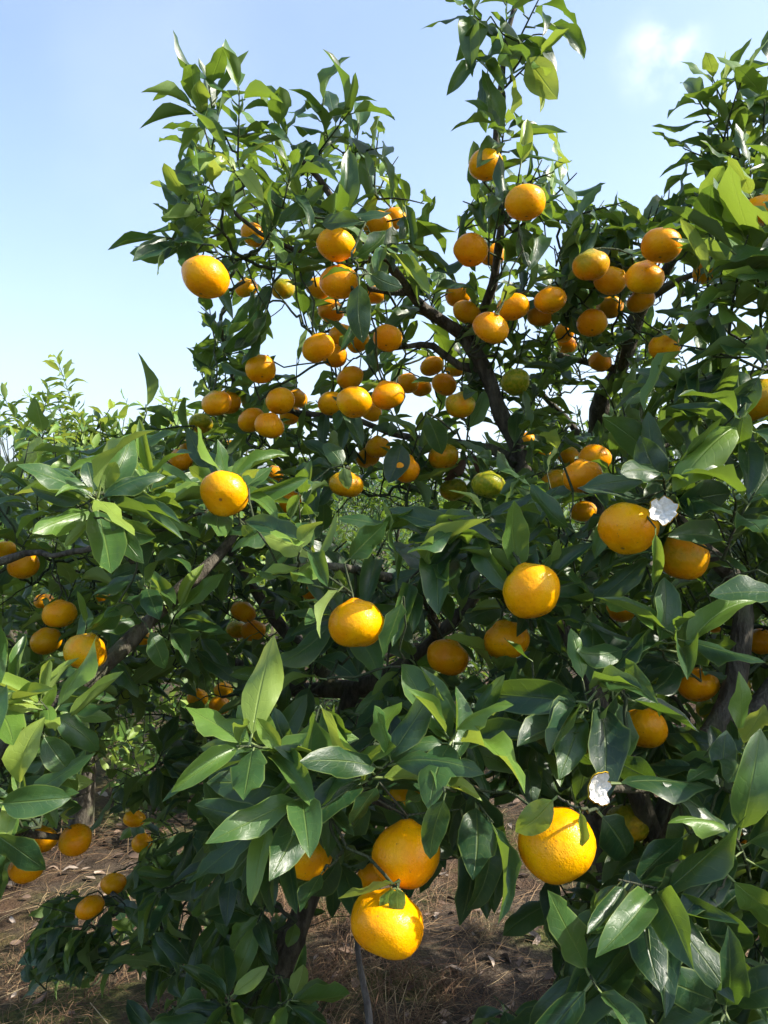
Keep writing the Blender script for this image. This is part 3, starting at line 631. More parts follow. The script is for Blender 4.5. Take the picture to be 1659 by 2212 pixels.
# ------------------------------------------------------------------ limbs (view pixels, depth, radius in m)
LIMBS = {
'A': [('trunk', [(560,2330,1.75,.030),(592,2160,1.66,.026),(634,2040,1.62,.024),(680,1880,1.66,.026),(720,1680,1.74,.026),(762,1490,1.8,.026)]),
 ('branch', [(762,1490,1.8,.026),(858,1448,1.72,.015),(945,1375,1.66,.0125),(1031,1280,1.66,.0125),(1100,1160,1.7,.016),(1120,1010,1.72,.018),(1085,900,1.72,.018),(1050,800,1.72,.018),(1008,724,1.72,.019)]),
 ('branch', [(1008,724,1.72,.017),(940,678,1.68,.012),(895,635,1.62,.010),(840,570,1.55,.009),(760,480,1.5,.0075),(690,400,1.47,.006),(640,340,1.45,.005)]),
 ('branch', [(1008,724,1.72,.015),(1040,680,1.7,.011),(1066,610,1.66,.010),(1088,500,1.6,.009),(1086,400,1.55,.008),(1076,250,1.5,.0065),(1100,120,1.46,.005),(1128,-60,1.45,.004)]),
 ('branch', [(1048,800,1.72,.012),(1000,778,1.72,.009),(940,752,1.7,.008),(880,742,1.68,.006),(800,760,1.66,.005)]),
 ('branch', [(1118,1000,1.72,.013),(1060,975,1.75,.011),(960,960,1.75,.009),(850,935,1.75,.008),(740,915,1.76,.006),(600,880,1.8,.005),(500,840,1.82,.004)]),
 ('branch', [(762,1490,1.8,.024),(700,1488,1.82,.021),(630,1485,1.86,.018),(580,1455,1.92,.014),(510,1428,2.0,.011),(430,1412,2.1,.009)]),
 ('branch', [(720,1488,1.82,.020),(660,1412,1.86,.017),(590,1335,1.9,.016),(530,1240,1.9,.012),(480,1150,1.85,.009),(440,1040,1.82,.006)]),
 ('branch', [(640,2010,1.62,.018),(546,2075,1.62,.012),(440,2040,1.68,.010),(330,1990,1.74,.008),(240,1930,1.8,.006)]),
 ('branch', [(858,1448,1.72,.014),(830,1560,1.35,.010),(790,1640,1.1,.008),(760,1700,.96,.006),(850,1740,.86,.005)]),
 ('branch', [(945,1375,1.66,.012),(900,1290,1.35,.009),(800,1240,1.12,.007),(700,1230,1.02,.005),(600,1230,1.02,.004)]),
 ('branch', [(600,2130,1.64,.012),(560,2170,1.5,.007),(510,2200,1.32,.005)]),
 ('branch', [(895,635,1.62,.008),(800,620,1.6,.0065),(700,560,1.55,.005),(560,500,1.45,.004),(480,430,1.42,.003)])],
'L': [('trunk', [(-420,2900,1.15,.04),(-380,2500,1.15,.036),(-330,2050,1.15,.034),(-180,1790,1.17,.028)]),
 ('branch', [(-180,1790,1.17,.024),(20,1600,1.19,.0165),(125,1508,1.21,.015),(240,1420,1.25,.0145),(335,1345,1.3,.0135),(420,1272,1.32,.012),(490,1195,1.36,.010),(530,1120,1.4,.006)]),
 ('branch', [(-330,2050,1.15,.022),(-250,1600,1.3,.015),(-120,1300,1.42,.010),(45,1188,1.46,.007),(118,1202,1.44,.0055),(232,1187,1.3,.005),(290,1220,1.3,.004)]),
 ('branch', [(20,1600,1.19,.011),(60,1560,1.1,.007),(90,1520,1.03,.005)]),
 ('branch', [(-180,1790,1.17,.018),(-60,1790,1.3,.012),(60,1800,1.42,.008),(150,1810,1.46,.005)])],
'M': [('trunk', [(1330,2250,2.2,.045),(1300,1900,2.2,.042),(1290,1500,2.15,.038),(1288,1200,2.12,.036),(1292,1000,2.1,.030),(1294,920,2.08,.027),(1302,850,2.02,.024),(1340,800,1.96,.021),(1364,722,1.9,.020),(1374,685,1.86,.020)]),
 ('branch', [(1374,685,1.86,.017),(1405,640,1.82,.015),(1450,560,1.76,.012),(1495,490,1.72,.010),(1545,420,1.66,.008),(1585,330,1.6,.006),(1600,220,1.55,.004)]),
 ('branch', [(1374,685,1.86,.014),(1357,640,1.84,.010),(1320,560,1.8,.007),(1300,500,1.75,.005),(1240,470,1.65,.004)]),
 ('branch', [(1340,800,1.96,.012),(1260,790,1.98,.009),(1180,760,2.0,.006)]),
 ('branch', [(1292,1000,2.1,.014),(1230,920,2.1,.010),(1170,850,2.1,.007)]),
 ('branch', [(1405,640,1.82,.011),(1480,600,1.75,.008),(1560,560,1.65,.006),(1650,480,1.55,.004)])],
'R': [('trunk', [(1540,3000,1.12,.045),(1500,2600,1.1,.042),(1420,2300,1.1,.038),(1395,2080,1.1,.034),(1430,1850,1.12,.03),(1500,1650,1.15,.028)]),
 ('branch', [(1500,1650,1.15,.022),(1572,1510,1.18,.018),(1606,1400,1.18,.016),(1590,1260,1.16,.014),(1530,1182,1.14,.011),(1470,1130,1.1,.008),(1440,1080,1.02,.005)]),
 ('branch', [(1500,1650,1.15,.02),(1560,1600,1.2,.018),(1720,1400,1.25,.018),(1800,1180,1.25,.016),(1760,1000,1.2,.013),(1700,850,1.15,.010),(1650,720,1.1,.007)]),
 ('branch', [(1760,1000,1.2,.011),(1620,960,1.25,.010),(1522,900,1.3,.010),(1465,950,1.3,.007),(1380,985,1.28,.005)]),
 ('branch', [(1430,1850,1.12,.018),(1330,1640,1.1,.013),(1280,1520,1.08,.012),(1232,1400,1.1,.010),(1190,1290,1.12,.007)]),
 ('branch', [(1395,2080,1.1,.014),(1390,2010,.95,.009),(1392,1985,.82,.005)]),
 ('branch', [(1430,1850,1.12,.014),(1480,1720,.98,.009),(1400,1690,.88,.006),(1300,1700,.82,.004)])],
}
def limb_world(spec):
    return [P(x, y, d) for x, y, d, r in spec], [r for *_, r in spec]

# ------------------------------------------------------------------ hand-set shoots: (tree, base x,y, tip x,y, depth, leaves, leaf length m, tone, droop)
SH = [
('A',514,330,520,150,1.33,9,.082,.5,0),('A',490,300,385,200,1.33,9,.085,.5,0),('A',462,300,462,190,1.36,7,.08,.4,0),('A',650,380,785,200,1.42,9,.085,.3,0),
('A',640,330,602,260,1.4,8,.08,.45,0),('A',710,310,690,230,1.42,7,.085,.5,0),('A',740,330,825,325,1.42,7,.085,.45,.1),('A',480,430,438,375,1.3,8,.075,.75,0),
('A',530,400,478,345,1.3,8,.075,.8,0),('A',610,450,630,370,1.32,8,.08,.45,0),('A',480,500,385,430,1.32,9,.085,.4,0),('A',430,520,352,520,1.3,7,.085,.4,.2),
('A',820,430,895,415,1.5,8,.085,.45,0),('A',830,480,900,465,1.52,7,.085,.4,.2),('A',850,530,920,515,1.55,8,.085,.35,0),('A',530,560,560,680,1.4,7,.085,.2,1),
('A',430,560,402,610,1.25,3,.09,.3,1),('A',595,580,580,700,1.45,6,.09,.2,1),('A',490,870,476,700,1.78,12,.085,.2,.1),('A',560,540,600,490,1.35,8,.08,.55,0),
('A',680,470,760,470,1.3,8,.095,.35,.2),('A',810,560,840,530,1.3,8,.09,.45,0),('A',760,620,790,650,1.22,7,.10,.25,.9),('A',420,920,330,920,1.7,8,.085,.2,.3),
('A',1085,230,1100,40,1.42,12,.085,.25,.5),('A',1105,120,1170,-20,1.42,9,.085,.3,.6),('A',1090,190,1165,110,1.38,5,.09,.6,.7),('A',1080,340,1092,262,1.38,11,.085,.45,.1),
('A',1085,440,1030,380,1.42,7,.08,.3,.4),('A',1085,470,1000,430,1.45,7,.08,.3,.5),('A',1095,420,1190,355,1.42,8,.085,.5,.2),('A',1160,460,1240,385,1.42,8,.085,.6,0),
('A',1205,475,1345,440,1.5,10,.08,.45,.1),('A',1240,530,1300,480,1.6,8,.08,.35,.2),('A',1110,500,1150,500,1.45,4,.095,.3,1),('A',1085,560,1010,520,1.55,7,.085,.2,.6),
('A',1060,70,1010,20,1.4,7,.085,.25,.7),('A',1080,180,1035,120,1.4,6,.085,.2,.9),
('M',1600,340,1560,190,1.5,10,.085,.5,0),('M',1650,330,1640,180,1.5,10,.085,.55,0),('M',1570,310,1505,215,1.52,6,.08,.5,0),('M',1570,360,1495,330,1.55,8,.085,.35,.3),
('M',1560,430,1495,410,1.58,9,.09,.3,.8),('M',1620,430,1600,330,1.52,9,.085,.4,.2),('M',1390,530,1425,450,1.65,7,.08,.35,.1),('M',1720,350,1720,180,1.5,10,.085,.5,0),
('R',1645,760,1640,500,1.0,12,.10,.6,0),('R',1575,720,1590,520,1.0,9,.10,.6,0),('R',1530,690,1522,600,1.05,6,.09,.65,0),('R',1650,800,1510,720,1.0,8,.10,.3,.2),
('R',1700,740,1700,520,1.0,12,.10,.55,0),('R',1590,880,1500,820,1.05,8,.10,.3,.4),('R',1620,980,1600,880,.95,9,.10,.45,.1),
('L',215,1130,212,1060,1.0,13,.095,.55,.1),('L',480,1110,490,1045,1.14,10,.085,.7,0),('L',150,1600,90,1500,1.02,9,.09,.75,.1),('L',30,1560,-20,1480,1.0,9,.09,.6,.2),
('L',330,1110,300,1040,1.15,8,.085,.6,.1),('L',90,1130,60,1070,1.3,9,.085,.4,.1),('L',350,1300,300,1250,1.2,8,.085,.5,.2),
('A',612,1640,560,1570,.86,10,.088,.6,.1),('A',760,1720,820,1650,.84,10,.09,.45,.1),('A',980,1640,985,1560,.86,8,.09,.55,0),('A',1010,1700,1040,1760,.84,8,.10,.2,1),
('A',640,1760,560,1780,.9,9,.10,.35,.8),('A',700,1740,640,1700,.84,8,.09,.4,.3),('A',850,1290,900,1230,1.0,9,.09,.45,0),('A',690,1250,660,1170,1.0,8,.085,.65,0),
('A',1090,1180,1000,1150,1.0,9,.095,.3,.2),('A',960,1220,940,1150,1.02,9,.085,.5,0),('A',480,2190,520,2150,1.25,9,.085,.6,.1),('A',590,2180,640,2150,1.2,8,.085,.6,.1),
('A',230,2000,120,2060,1.74,9,.095,.35,.5),('A',330,1960,360,2060,1.7,9,.10,.25,.9),('A',430,1980,400,1900,1.66,9,.09,.45,.1),('A',560,2090,560,2170,1.4,7,.09,.45,.9),
('R',1395,2000,1400,1940,.77,6,.10,.3,.1),('R',1480,1440,1430,1330,.92,9,.095,.4,0),('R',1340,1480,1260,1520,.88,8,.095,.4,.3),('R',1440,1090,1430,1020,.96,8,.10,.2,.1),
('R',1250,1330,1300,1290,1.0,8,.085,.45,.1),('R',1560,1640,1640,1600,.9,9,.095,.3,.1),('R',1620,1900,1600,1780,.8,9,.10,.35,.1),
]
# hand-set leaves: (tree, base x,y, tip x,y, depth, depth change, width px, tone, face)  face c = upper side to viewer, b = underside, u = upward
HERO = [
('A',740,1265,650,1362,.93,-.02,42,.98,'b'),('A',872,1288,835,1428,.86,0,48,.3,'c'),('A',612,1608,488,1530,.86,0,62,.82,'c'),('A',612,1624,556,1546,.84,0,36,.85,'c'),
('A',986,1652,990,1482,.85,.02,70,.6,'c'),('A',962,1712,926,1864,.73,0,48,.35,'c'),('A',1012,1690,1088,1846,.84,0,64,.15,'c'),('A',996,1748,1034,1920,.84,0,54,.15,'c'),
('A',862,1900,735,1962,.75,0,66,.8,'b'),('A',845,1912,840,1984,.755,0,44,.72,'c'),('A',858,1912,868,1992,.75,.0,34,.66,'c'),('A',700,1268,519,1219,.97,.03,40,.58,'u'),
('A',744,1217,842,1128,.96,0,56,.4,'c'),('A',675,1221,732,1106,.96,0,38,.55,'c'),('A',647,1193,684,1102,.95,0,36,.85,'b'),('A',1100,1180,912,1128,.97,0,48,.35,'u'),
('A',707,1466,576,1446,.97,0,38,.6,'b'),('A',806,1606,872,1520,.86,0,66,.78,'c'),('A',868,1440,936,1544,.93,0,54,.25,'u'),('A',690,1524,760,1620,.86,0,58,.45,'c'),
('A',690,1640,520,1730,.84,0,44,.42,'u'),('A',640,1700,550,1830,.86,0,50,.35,'c'),('A',820,1690,760,1790,.8,0,46,.35,'c'),('A',780,1680,650,1722,.8,0,44,.4,'u'),
('A',800,1720,740,1850,.82,0,40,.35,'c'),('A',960,1700,860,1730,.78,0,40,.25,'u'),('A',700,1880,640,1960,.78,0,50,.15,'c'),('A',740,1840,660,1990,.84,0,54,.15,'c'),
('A',760,560,860,512,1.15,0,40,.3,'c'),('A',770,590,690,575,1.12,0,28,.5,'u'),('A',775,600,782,740,1.12,0,46,.2,'c'),('A',795,590,870,620,1.15,0,40,.3,'c'),
('A',790,480,682,466,1.18,0,42,.25,'c'),('A',1018,975,1045,1050,1.6,0,26,1.5,'c'),('A',1010,985,960,1045,1.6,0,26,1.5,'c'),('A',920,890,950,985,1.4,0,42,.3,'c'),
('A',870,950,838,1045,1.45,0,56,.15,'c'),('A',745,1010,700,955,1.4,0,44,.5,'c'),('A',742,1005,752,1058,1.33,0,34,.75,'b'),('A',905,1090,795,1170,1.0,0,44,.45,'c'),
('A',1130,540,1145,576,1.35,0,34,.2,'c'),('A',1120,480,1148,575,1.36,0,40,.25,'c'),('A',1130,115,1205,215,1.36,0,60,.9,'b'),('A',1120,90,1200,120,1.36,0,46,.5,'c'),
('A',1190,50,1282,110,1.38,0,34,.4,'c'),('A',1060,35,988,130,1.36,0,36,.4,'c'),('A',1100,470,1085,330,1.3,0,30,.25,'c'),
('R',1205,1720,1108,1800,.755,0,78,.8,'c'),('R',1252,1745,1262,1832,.74,0,44,.82,'c'),('R',1290,1750,1400,1880,.8,0,98,.22,'c'),('R',1318,1690,1545,1690,.8,0,78,.3,'u'),
('R',1395,1992,1352,1890,.76,0,60,.15,'c'),('R',1405,1985,1512,1868,.76,0,86,.25,'c'),('R',1405,2000,1650,2066,.75,0,80,.15,'c'),('R',1385,2015,1270,2190,.74,0,86,.25,'c'),
('R',1410,2050,1568,2185,.76,0,82,.15,'c'),('R',1380,1995,1218,1968,.75,0,44,.6,'u'),('R',1402,2010,1398,2100,.74,0,58,.35,'c'),('R',1540,1940,1610,2092,.74,0,76,.2,'c'),
('R',1570,1890,1720,2030,.74,0,70,.7,'c'),('R',1330,2205,1050,2205,.76,0,66,.15,'u'),('R',1341,1492,1251,1602,.85,0,92,.35,'c'),('R',1353,1505,1515,1574,.86,0,56,.15,'u'),
('R',1420,1401,1467,1246,.9,0,66,.48,'c'),('R',1350,1413,1270,1497,.9,0,52,.75,'b'),('R',1357,1401,1236,1424,.9,-.03,42,.55,'u'),('R',1700,1282,1535,1275,.76,0,58,.4,'u'),
('R',1416,1140,1416,1272,.875,0,30,.7,'c'),('R',1432,1060,1383,940,.95,0,66,.12,'c'),('R',1440,1056,1522,950,.96,0,58,.12,'c'),('R',1425,1098,1252,1040,.95,0,58,.12,'u'),
('R',1440,1090,1596,1075,.92,0,88,.15,'c'),('R',1425,1002,1303,902,1.05,0,58,.62,'c'),('R',1590,1010,1680,920,.98,0,70,.6,'c'),('R',1430,1690,1320,1640,.84,0,70,.15,'c'),
('R',1300,1660,1180,1580,.84,0,62,.2,'c'),('R',1180,1560,1110,1500,.88,0,50,.2,'c'),('R',1110,1560,1215,1640,.86,0,56,.15,'c'),('R',1490,1800,1360,1890,.82,0,66,.35,'c'),
('R',1560,1700,1580,1580,.84,0,50,.25,'c'),('R',1540,770,1480,745,1.0,0,40,.25,'u'),('R',1640,760,1478,752,.98,0,46,.3,'u'),('R',1420,1190,1290,1215,.95,0,48,.2,'u'),
('R',1240,1150,1120,1060,1.02,0,40,.5,'c'),('R',1650,800,1555,930,.95,0,54,.15,'c'),('R',1610,870,1600,1010,.92,0,40,.3,'c'),('R',1150,1430,1085,1380,.88,0,52,.15,'c'),
('L',418,1114,310,1182,1.1,0,50,.28,'c'),('L',243,1099,402,1046,1.05,0,34,.65,'b'),('L',319,1356,368,1442,1.1,0,44,.45,'c'),('L',257,1300,205,1386,1.12,0,48,.4,'c'),
('L',-12,1735,146,1735,.88,0,64,.5,'c'),('L',87,1580,164,1686,1.0,0,54,.55,'c'),('L',105,1541,233,1602,1.02,0,44,.5,'u'),('L',70,1560,118,1472,1.02,0,44,.85,'c'),
('L',-20,1790,88,1896,.86,0,58,.3,'c'),('L',120,1620,165,1735,1.02,0,36,.7,'c'),('L',205,1070,195,985,.98,0,50,.28,'c'),('L',222,1065,240,985,1.0,0,50,.8,'b'),
('L',190,1085,62,1055,.98,0,52,.3,'c'),('L',200,1120,138,1178,.96,0,52,.85,'b'),('L',225,1120,335,1180,.96,0,50,.4,'c'),('L',230,1085,312,1035,1.0,0,56,.3,'c'),
('L',120,1105,15,1130,1.0,0,44,.45,'u'),('L',520,1075,670,1040,1.12,0,46,.62,'c'),('L',470,1060,405,1010,1.14,0,48,.8,'c'),('L',505,1050,535,985,1.16,0,34,.75,'c'),
('L',450,1100,300,1090,1.12,0,44,.55,'u'),('L',520,1130,550,1170,1.08,0,44,.7,'c'),
('A',390,1968,322,2096,1.62,0,46,.22,'c'),('A',420,1910,292,1882,1.62,0,56,.6,'c'),('A',200,2000,50,2112,1.72,0,40,.42,'u'),('A',170,2020,36,2080,1.74,0,34,.55,'u'),
('A',556,2050,556,2146,1.4,0,58,.55,'c'),('A',454,2160,350,2160,1.25,0,34,.6,'u'),('A',640,1990,620,2042,1.4,0,48,.65,'c'),('A',600,2165,690,2180,1.2,0,36,.6,'u'),
]

# ------------------------------------------------------------------ build the four near trees
CENT = {'A': Vector((0.0, 1.85, 1.45)), 'L': Vector((-0.7, 1.4, 1.1)), 'M': Vector((0.8, 2.1, 1.6)), 'R': Vector((0.75, 1.25, 1.2))}
TREE = {t: dict(leaves=[], nodes=[], stems=[]) for t in ROWS}
def shoot(t, a, axis, n, llen, tone, droop, hand, tip_bias=0.5):
    """a leafy shoot from a along axis: spiral leaves with a rosette at the tip"""
    length = axis.length; ax = axis.normalized(); side = ax.orthogonal().normalized(); rot = random.uniform(0, 6.28)
    bend = rv(0.12*length)
    stem = [a+axis*s+bend*s*s for s in (0, 0.35, 0.7, 1.0)]; made = 0
    for i in range(n):
        s = 0.12+0.88*((i+0.5)/n)**0.8
        base = a+axis*s+bend*s*s
        for attempt in range(2 if hand else 3):
            rot += 2.4+random.uniform(-.4, .4)
            rad = Quaternion(ax, rot)@side
            ang = R(random.uniform(38, 78))*(1.0-0.45*(s > 0.85))
            d = (ax*math.cos(ang)+rad*math.sin(ang)).normalized()
            d = (d+Vector((0, 0, -1))*(droop*0.95+random.uniform(0, .28))+Vector((0, 0, 0.12))).normalized()
            nr = ax-d*ax.dot(d)+Vector((0, 0, 0.55))+sdir*0.35+rv(0.32)
            ll = llen*1.12*random.uniform(0.72, 1.15)*(0.8 if s > 0.93 else 1)
            tips = [base+d*ll*q for q in (0.35, 0.7, 1.0)]
            w = d.cross(nr).normalized()*ll*0.17
            h = hits_fruit(tips+[tips[1]+w, tips[1]-w])
            if h == 1 or (h == 2 and random.random() > (0.2 if hand else 0.06)): continue
            if random.random() < (0.85 if hand else 0.95) and in_clear(tips+[tips[1]+w, tips[1]-w]): continue
            if not hand:
                bad = sum(not allowed(*proj(q)) for q in tips)
                if bad and random.random() < 0.93: continue
            if min(p.y for p in tips) < 0.5: continue
            tn = tone+random.gauss(0, 0.13)+(0.12 if s > 0.85 else -0.03)
            if random.random() < 0.10: tn += 0.3
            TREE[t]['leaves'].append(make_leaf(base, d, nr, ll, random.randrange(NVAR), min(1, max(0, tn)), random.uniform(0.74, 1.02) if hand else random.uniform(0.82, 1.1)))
            made += 1; break
    if made:
        TREE[t]['nodes'].append(a); TREE[t]['stems'].append((stem, length))
    return made
for (t, x0, y0, x1, y1, d, n, ll, tone, droop) in SH:
    a = P(x0, y0, d+0.03); b = P(x1, y1, d-0.03)
    big = t in 'AM' and y0 < 600
    shoot(t, a, b-a, n-1 if big and n > 6 else n, ll*(1.22 if big else 1.1), tone, droop, True)
for (t, x0, y0, x1, y1, d, dd, wpx, tone, face) in HERO:
    a = P(x0, y0, d); b = P(x1, y1, d+dd); ax = b-a; v = random.randrange(NVAR)
    tc_ = -a.normalized()
    nr = {'c': tc_*0.9+Vector((0.15, 0, 0.5)), 'b': -tc_+Vector((0, 0, 0.25)), 'u': tc_*0.45+Vector((0.1, 0, 1))}[face]+rv(0.18)
    ws = (wpx/FPX*d)/(ax.length*LV[v][3])/(0.8 if face != 'u' else 0.62)
    TREE[t]['leaves'].append(make_leaf(a, ax, nr, ax.length, v, tone, min(1.5, max(0.75, ws))))
    near = [f for f in fruits if f['tree'] == t and (f['p']-f['axis']*f['r']*0.88-a).length < 0.075]
    if near: TREE[t]['stems'].append(([near[0]['p']-near[0]['axis']*near[0]['r']*0.9, near[0]['p']-near[0]['axis']*near[0]['r']*1.12, a.lerp(near[0]['p']-near[0]['axis']*near[0]['r']*1.1, .3), a], 0.05))
    else: TREE[t]['nodes'].append(a)
# filler: shoots spread through each crown in layers
for t, rows in ROWS.items():
    for layer, (off, space) in enumerate(((0.0, 0.105), (0.15, 0.135), (0.38, 0.17), (0.64, 0.2))):
        pts = []
        cand = [(y, a, b) for y, rs in rows.items() for a, b in rs]
        wsum = [b-a for _, a, b in cand]
        for _ in range(5200 if layer == 0 else 2600):
            y, a, b = random.choices(cand, wsum)[0]
            x = random.uniform(a, b); yy = y+random.uniform(0, 40)
            d = depth_at(t, x, yy)+off+random.uniform(-0.05, 0.07)
            if t == 'A' and yy < 1000 and off > 0.2 and random.random() < 0.8: continue
            if t in 'AM' and yy < 1000 and random.random() < 0.45: continue
            if t == 'M' and yy < 480 and off > 0.2: continue
            if t == 'A' and x < 430 and 1500 < yy < 1860 and random.random() < 0.75: continue
            p = P(x, yy, d)
            if p.z < 0.16: continue
            if any((p-q).length < space for q in pts): continue
            if hits_fruit([p]): continue
            pts.append(p)
            out = p-CENT[t]; out.z *= 0.6; out.normalize()
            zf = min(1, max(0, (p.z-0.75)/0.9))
            dr = Vector((out.x*0.7, out.y*0.7-0.15, 0.25+0.75*zf+0.3*out.z))+rv(0.33)
            ln = random.uniform(0.06, 0.12)
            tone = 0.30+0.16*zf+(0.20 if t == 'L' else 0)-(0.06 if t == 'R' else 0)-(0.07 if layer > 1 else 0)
            shoot(t, p-dr.normalized()*ln*0.5, dr.normalized()*ln, random.randint(6, 9), random.uniform(0.080, 0.102), tone, 0.45*(1-zf)+random.uniform(0, .15), False)
# the rest of the right-hand tree, beyond the edge of the picture
for _ in range(1500):
    c = Vector((random.uniform(0.75, 2.3), random.uniform(0.4, 2.5), random.uniform(0.35, 2.1)))
    q = (c-Vector((1.5, 1.4, 1.2))); e = (q.x/0.85)**2+(q.y/1.1)**2+(q.z/0.9)**2
    if e > 1 or (e < 0.2 and random.random() < .5): continue
    x, y = proj(c)
    if x < 1700: continue
    dr = q.normalized()*0.7+Vector((0, 0, 0.6))+rv(0.3)
    shoot('R', c, dr.normalized()*0.1, 7, 0.092, 0.28, 0.15, False)

# coarse visibility: nearest leaves claim cells of a small grid; the 300 that claim most become objects
def rank_visibility(groups):
    grid = {}
    allv = sorted(((l.base.y, l) for g in groups for l in g), key=lambda q: q[0])
    for _, l in allv:
        if l.base.y < 0.2: continue
        ax = l.axis; wv = Vector(l.mat.col[0][:3]).normalized()*l.size*0.17; n = 0
        for s in (0.2, 0.4, 0.6, 0.8, 0.95):
            for q in (-0.8, 0, 0.8):
                p = l.base+ax*s+wv*q; x, y = proj(p)
                if 0 <= x < 1659 and 0 <= y < 2212:
                    k = (int(x/7), int(y/7))
                    if k not in grid: grid[k] = 1; n += 1
        l.vis = n*(l.size/l.base.y)
rank_visibility([TREE[t]['leaves'] for t in TREE])

TLAB = {
 'A': ('mandarin tree with forked bare limbs, tall leading shoot and low trailing boughs', 'mandarin_tree'),
 'L': ('mandarin tree with a grey slanting limb and sunlit leaf rosettes', 'mandarin_tree'),
 'M': ('mandarin tree with a black forked limb rising to an upright sky-side top', 'mandarin_tree'),
 'R': ('shaded mandarin tree with big dark leaf rosettes and peel scraps', 'mandarin_tree'),
}
SKEL = {}
for t in 'ALMR':
    T = TREE[t]
    tp, tr_ = limb_world(LIMBS[t][0][1])
    basep = tp[0].copy()
    if basep.z > 0.0: tp.insert(0, Vector((basep.x, basep.y, gh(basep.x, basep.y)-0.03))); tr_.insert(0, tr_[0]*1.25)
    root = empty(TLAB[t][1], (tp[0].x, tp[0].y, 0)); tag(root, TLAB[t][0], 'tree')
    skel = []
    for i, (nm, spec) in enumerate(LIMBS[t]):
        pts, rads = (tp, tr_) if i == 0 else limb_world(spec)
        if i: # kinks and irregularities
            pts = [p+(rv(0.006) if 0 < k < len(pts)-1 else Vector()) for k, p in enumerate(pts)]
        sp, sr = spline(pts, rads)
        sp = [p+Vector((noise.noise(p*9), noise.noise(p*9+Vector((7, 0, 0))), noise.noise(p*9+Vector((0, 7, 0)))))*0.006 for p in sp]
        sr = [r*(1+0.18*noise.noise(p*17)) for p, r in zip(sp, sr)]
        tb = Tubes(); tb.add(sp, sr, 9, 0.25)
        link(bpy.data.objects.new(nm, tb.mesh(nm, M_BARK)), root)
        skel += sp
    # join shoots, single leaves and fruit stalks to the limbs by nearest-neighbour growth
    nodes = T['nodes']+[f['p']-f['axis']*f['r']*0.88 for f in fruits if f['tree'] == t]
    isfruit = [False]*len(T['nodes'])+[True]*(len(nodes)-len(T['nodes']))
    N = np.array([tuple(q) for q in nodes]); S = np.array([tuple(q) for q in skel])
    best = np.full(len(N), 1e9); par = np.full(len(N), -1)
    for i in range(len(N)):
        dd = ((S-N[i])**2).sum(1); best[i] = dd.min()*0.75; par[i] = -2-dd.argmin()
    fr_ = np.array(isfruit)
    done = np.zeros(len(N), bool); order = []
    for _ in range(len(N)):
        c = np.where(done, 1e9, best+fr_*10); i = int(c.argmin()); done[i] = True; order.append(i)
        if fr_[i]: continue
        dd = ((N-N[i])**2).sum(1); up = (dd < best) & ~done; best[up] = dd[up]; par[up] = i
    cnt = np.ones(len(N))
    for i in reversed(order):
        if par[i] >= 0: cnt[par[i]] += cnt[i]
    tw = Tubes()
    pos = {i: k for k, i in enumerate(order)}
    def covers(a, b, own): 
        return any(hits_fruit([a.lerp(b, s)]) for s in ((.15, .3, .5, .7, .88) if not own else (.15, .35, .6)))
    for i in order:
        a = Vector(S[-2-par[i]]) if par[i] < -1 else Vector(N[par[i]]); b = Vector(N[i])
        if covers(a, b, isfruit[i]):
            cand = [(((N[j]-N[i])**2).sum(), j) for j in range(len(N)) if pos[j] < pos[i] and not isfruit[j]]
            cand += [(((S[j]-N[i])**2).sum()*.75, -2-j) for j in range(0, len(S), 2)]
            cand.sort()
            for dd, j in cand[:300]:
                a2 = Vector(S[-2-j]) if j < -1 else Vector(N[j])
                if not covers(a2, b, isfruit[i]): par[i] = j; break
    for i in order:
        a = Vector(S[-2-par[i]]) if par[i] < -1 else Vector(N[par[i]]); b = Vector(N[i]); ln = (b-a).length
        if ln < 1e-4: continue
        mid = (a+b)/2+rv(0.09*ln)+Vector((0, 0, 0.10*ln if isfruit[i] else -0.04*ln))
        r1 = min(0.0045, 0.0012*cnt[i]**0.34); r0 = r1*1.25
        if isfruit[i]: r0, r1 = 0.0016, 0.0018
        ph_ = rv(3)
        pts = [a*(1-s)**2+mid*2*s*(1-s)+b*s*s+Vector((noise.noise(ph_+Vector((s*3, 0, 0))), noise.noise(ph_+Vector((0, s*3, 0))), noise.noise(ph_+Vector((0, 0, s*3)))))*ln*.16*math.sin(math.pi*s) for s in (0, .17, .34, .5, .67, .84, 1)]
        for q in pts[1:-1]:
            for f in fruits:
                dv = q-f['p']
                if dv.length < f['r']+0.004: q += dv.normalized()*(f['r']+0.004-dv.length)
        tw.add(pts, [r0+(r1-r0)*s for s in (0, .17, .34, .5, .67, .84, 1)], 5, 0, False)
    for st, ln in T['stems']: tw.add(st, [0.0021, 0.0018, 0.0015, 0.001], 4)
    o = link(bpy.data.objects.new('twigs', tw.mesh('twigs', M_TWIG)), root); tag(o, kind='stuff')
    lv = sorted(T['leaves'], key=lambda l: -l.vis)
    for l in lv[:298]:
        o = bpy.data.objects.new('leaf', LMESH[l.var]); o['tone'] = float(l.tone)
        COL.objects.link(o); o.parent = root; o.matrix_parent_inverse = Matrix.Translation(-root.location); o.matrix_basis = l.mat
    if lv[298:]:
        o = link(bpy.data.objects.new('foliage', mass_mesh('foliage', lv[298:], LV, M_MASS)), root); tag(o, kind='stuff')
    print('tree', t, 'leaves', len(lv), 'nodes', len(N))

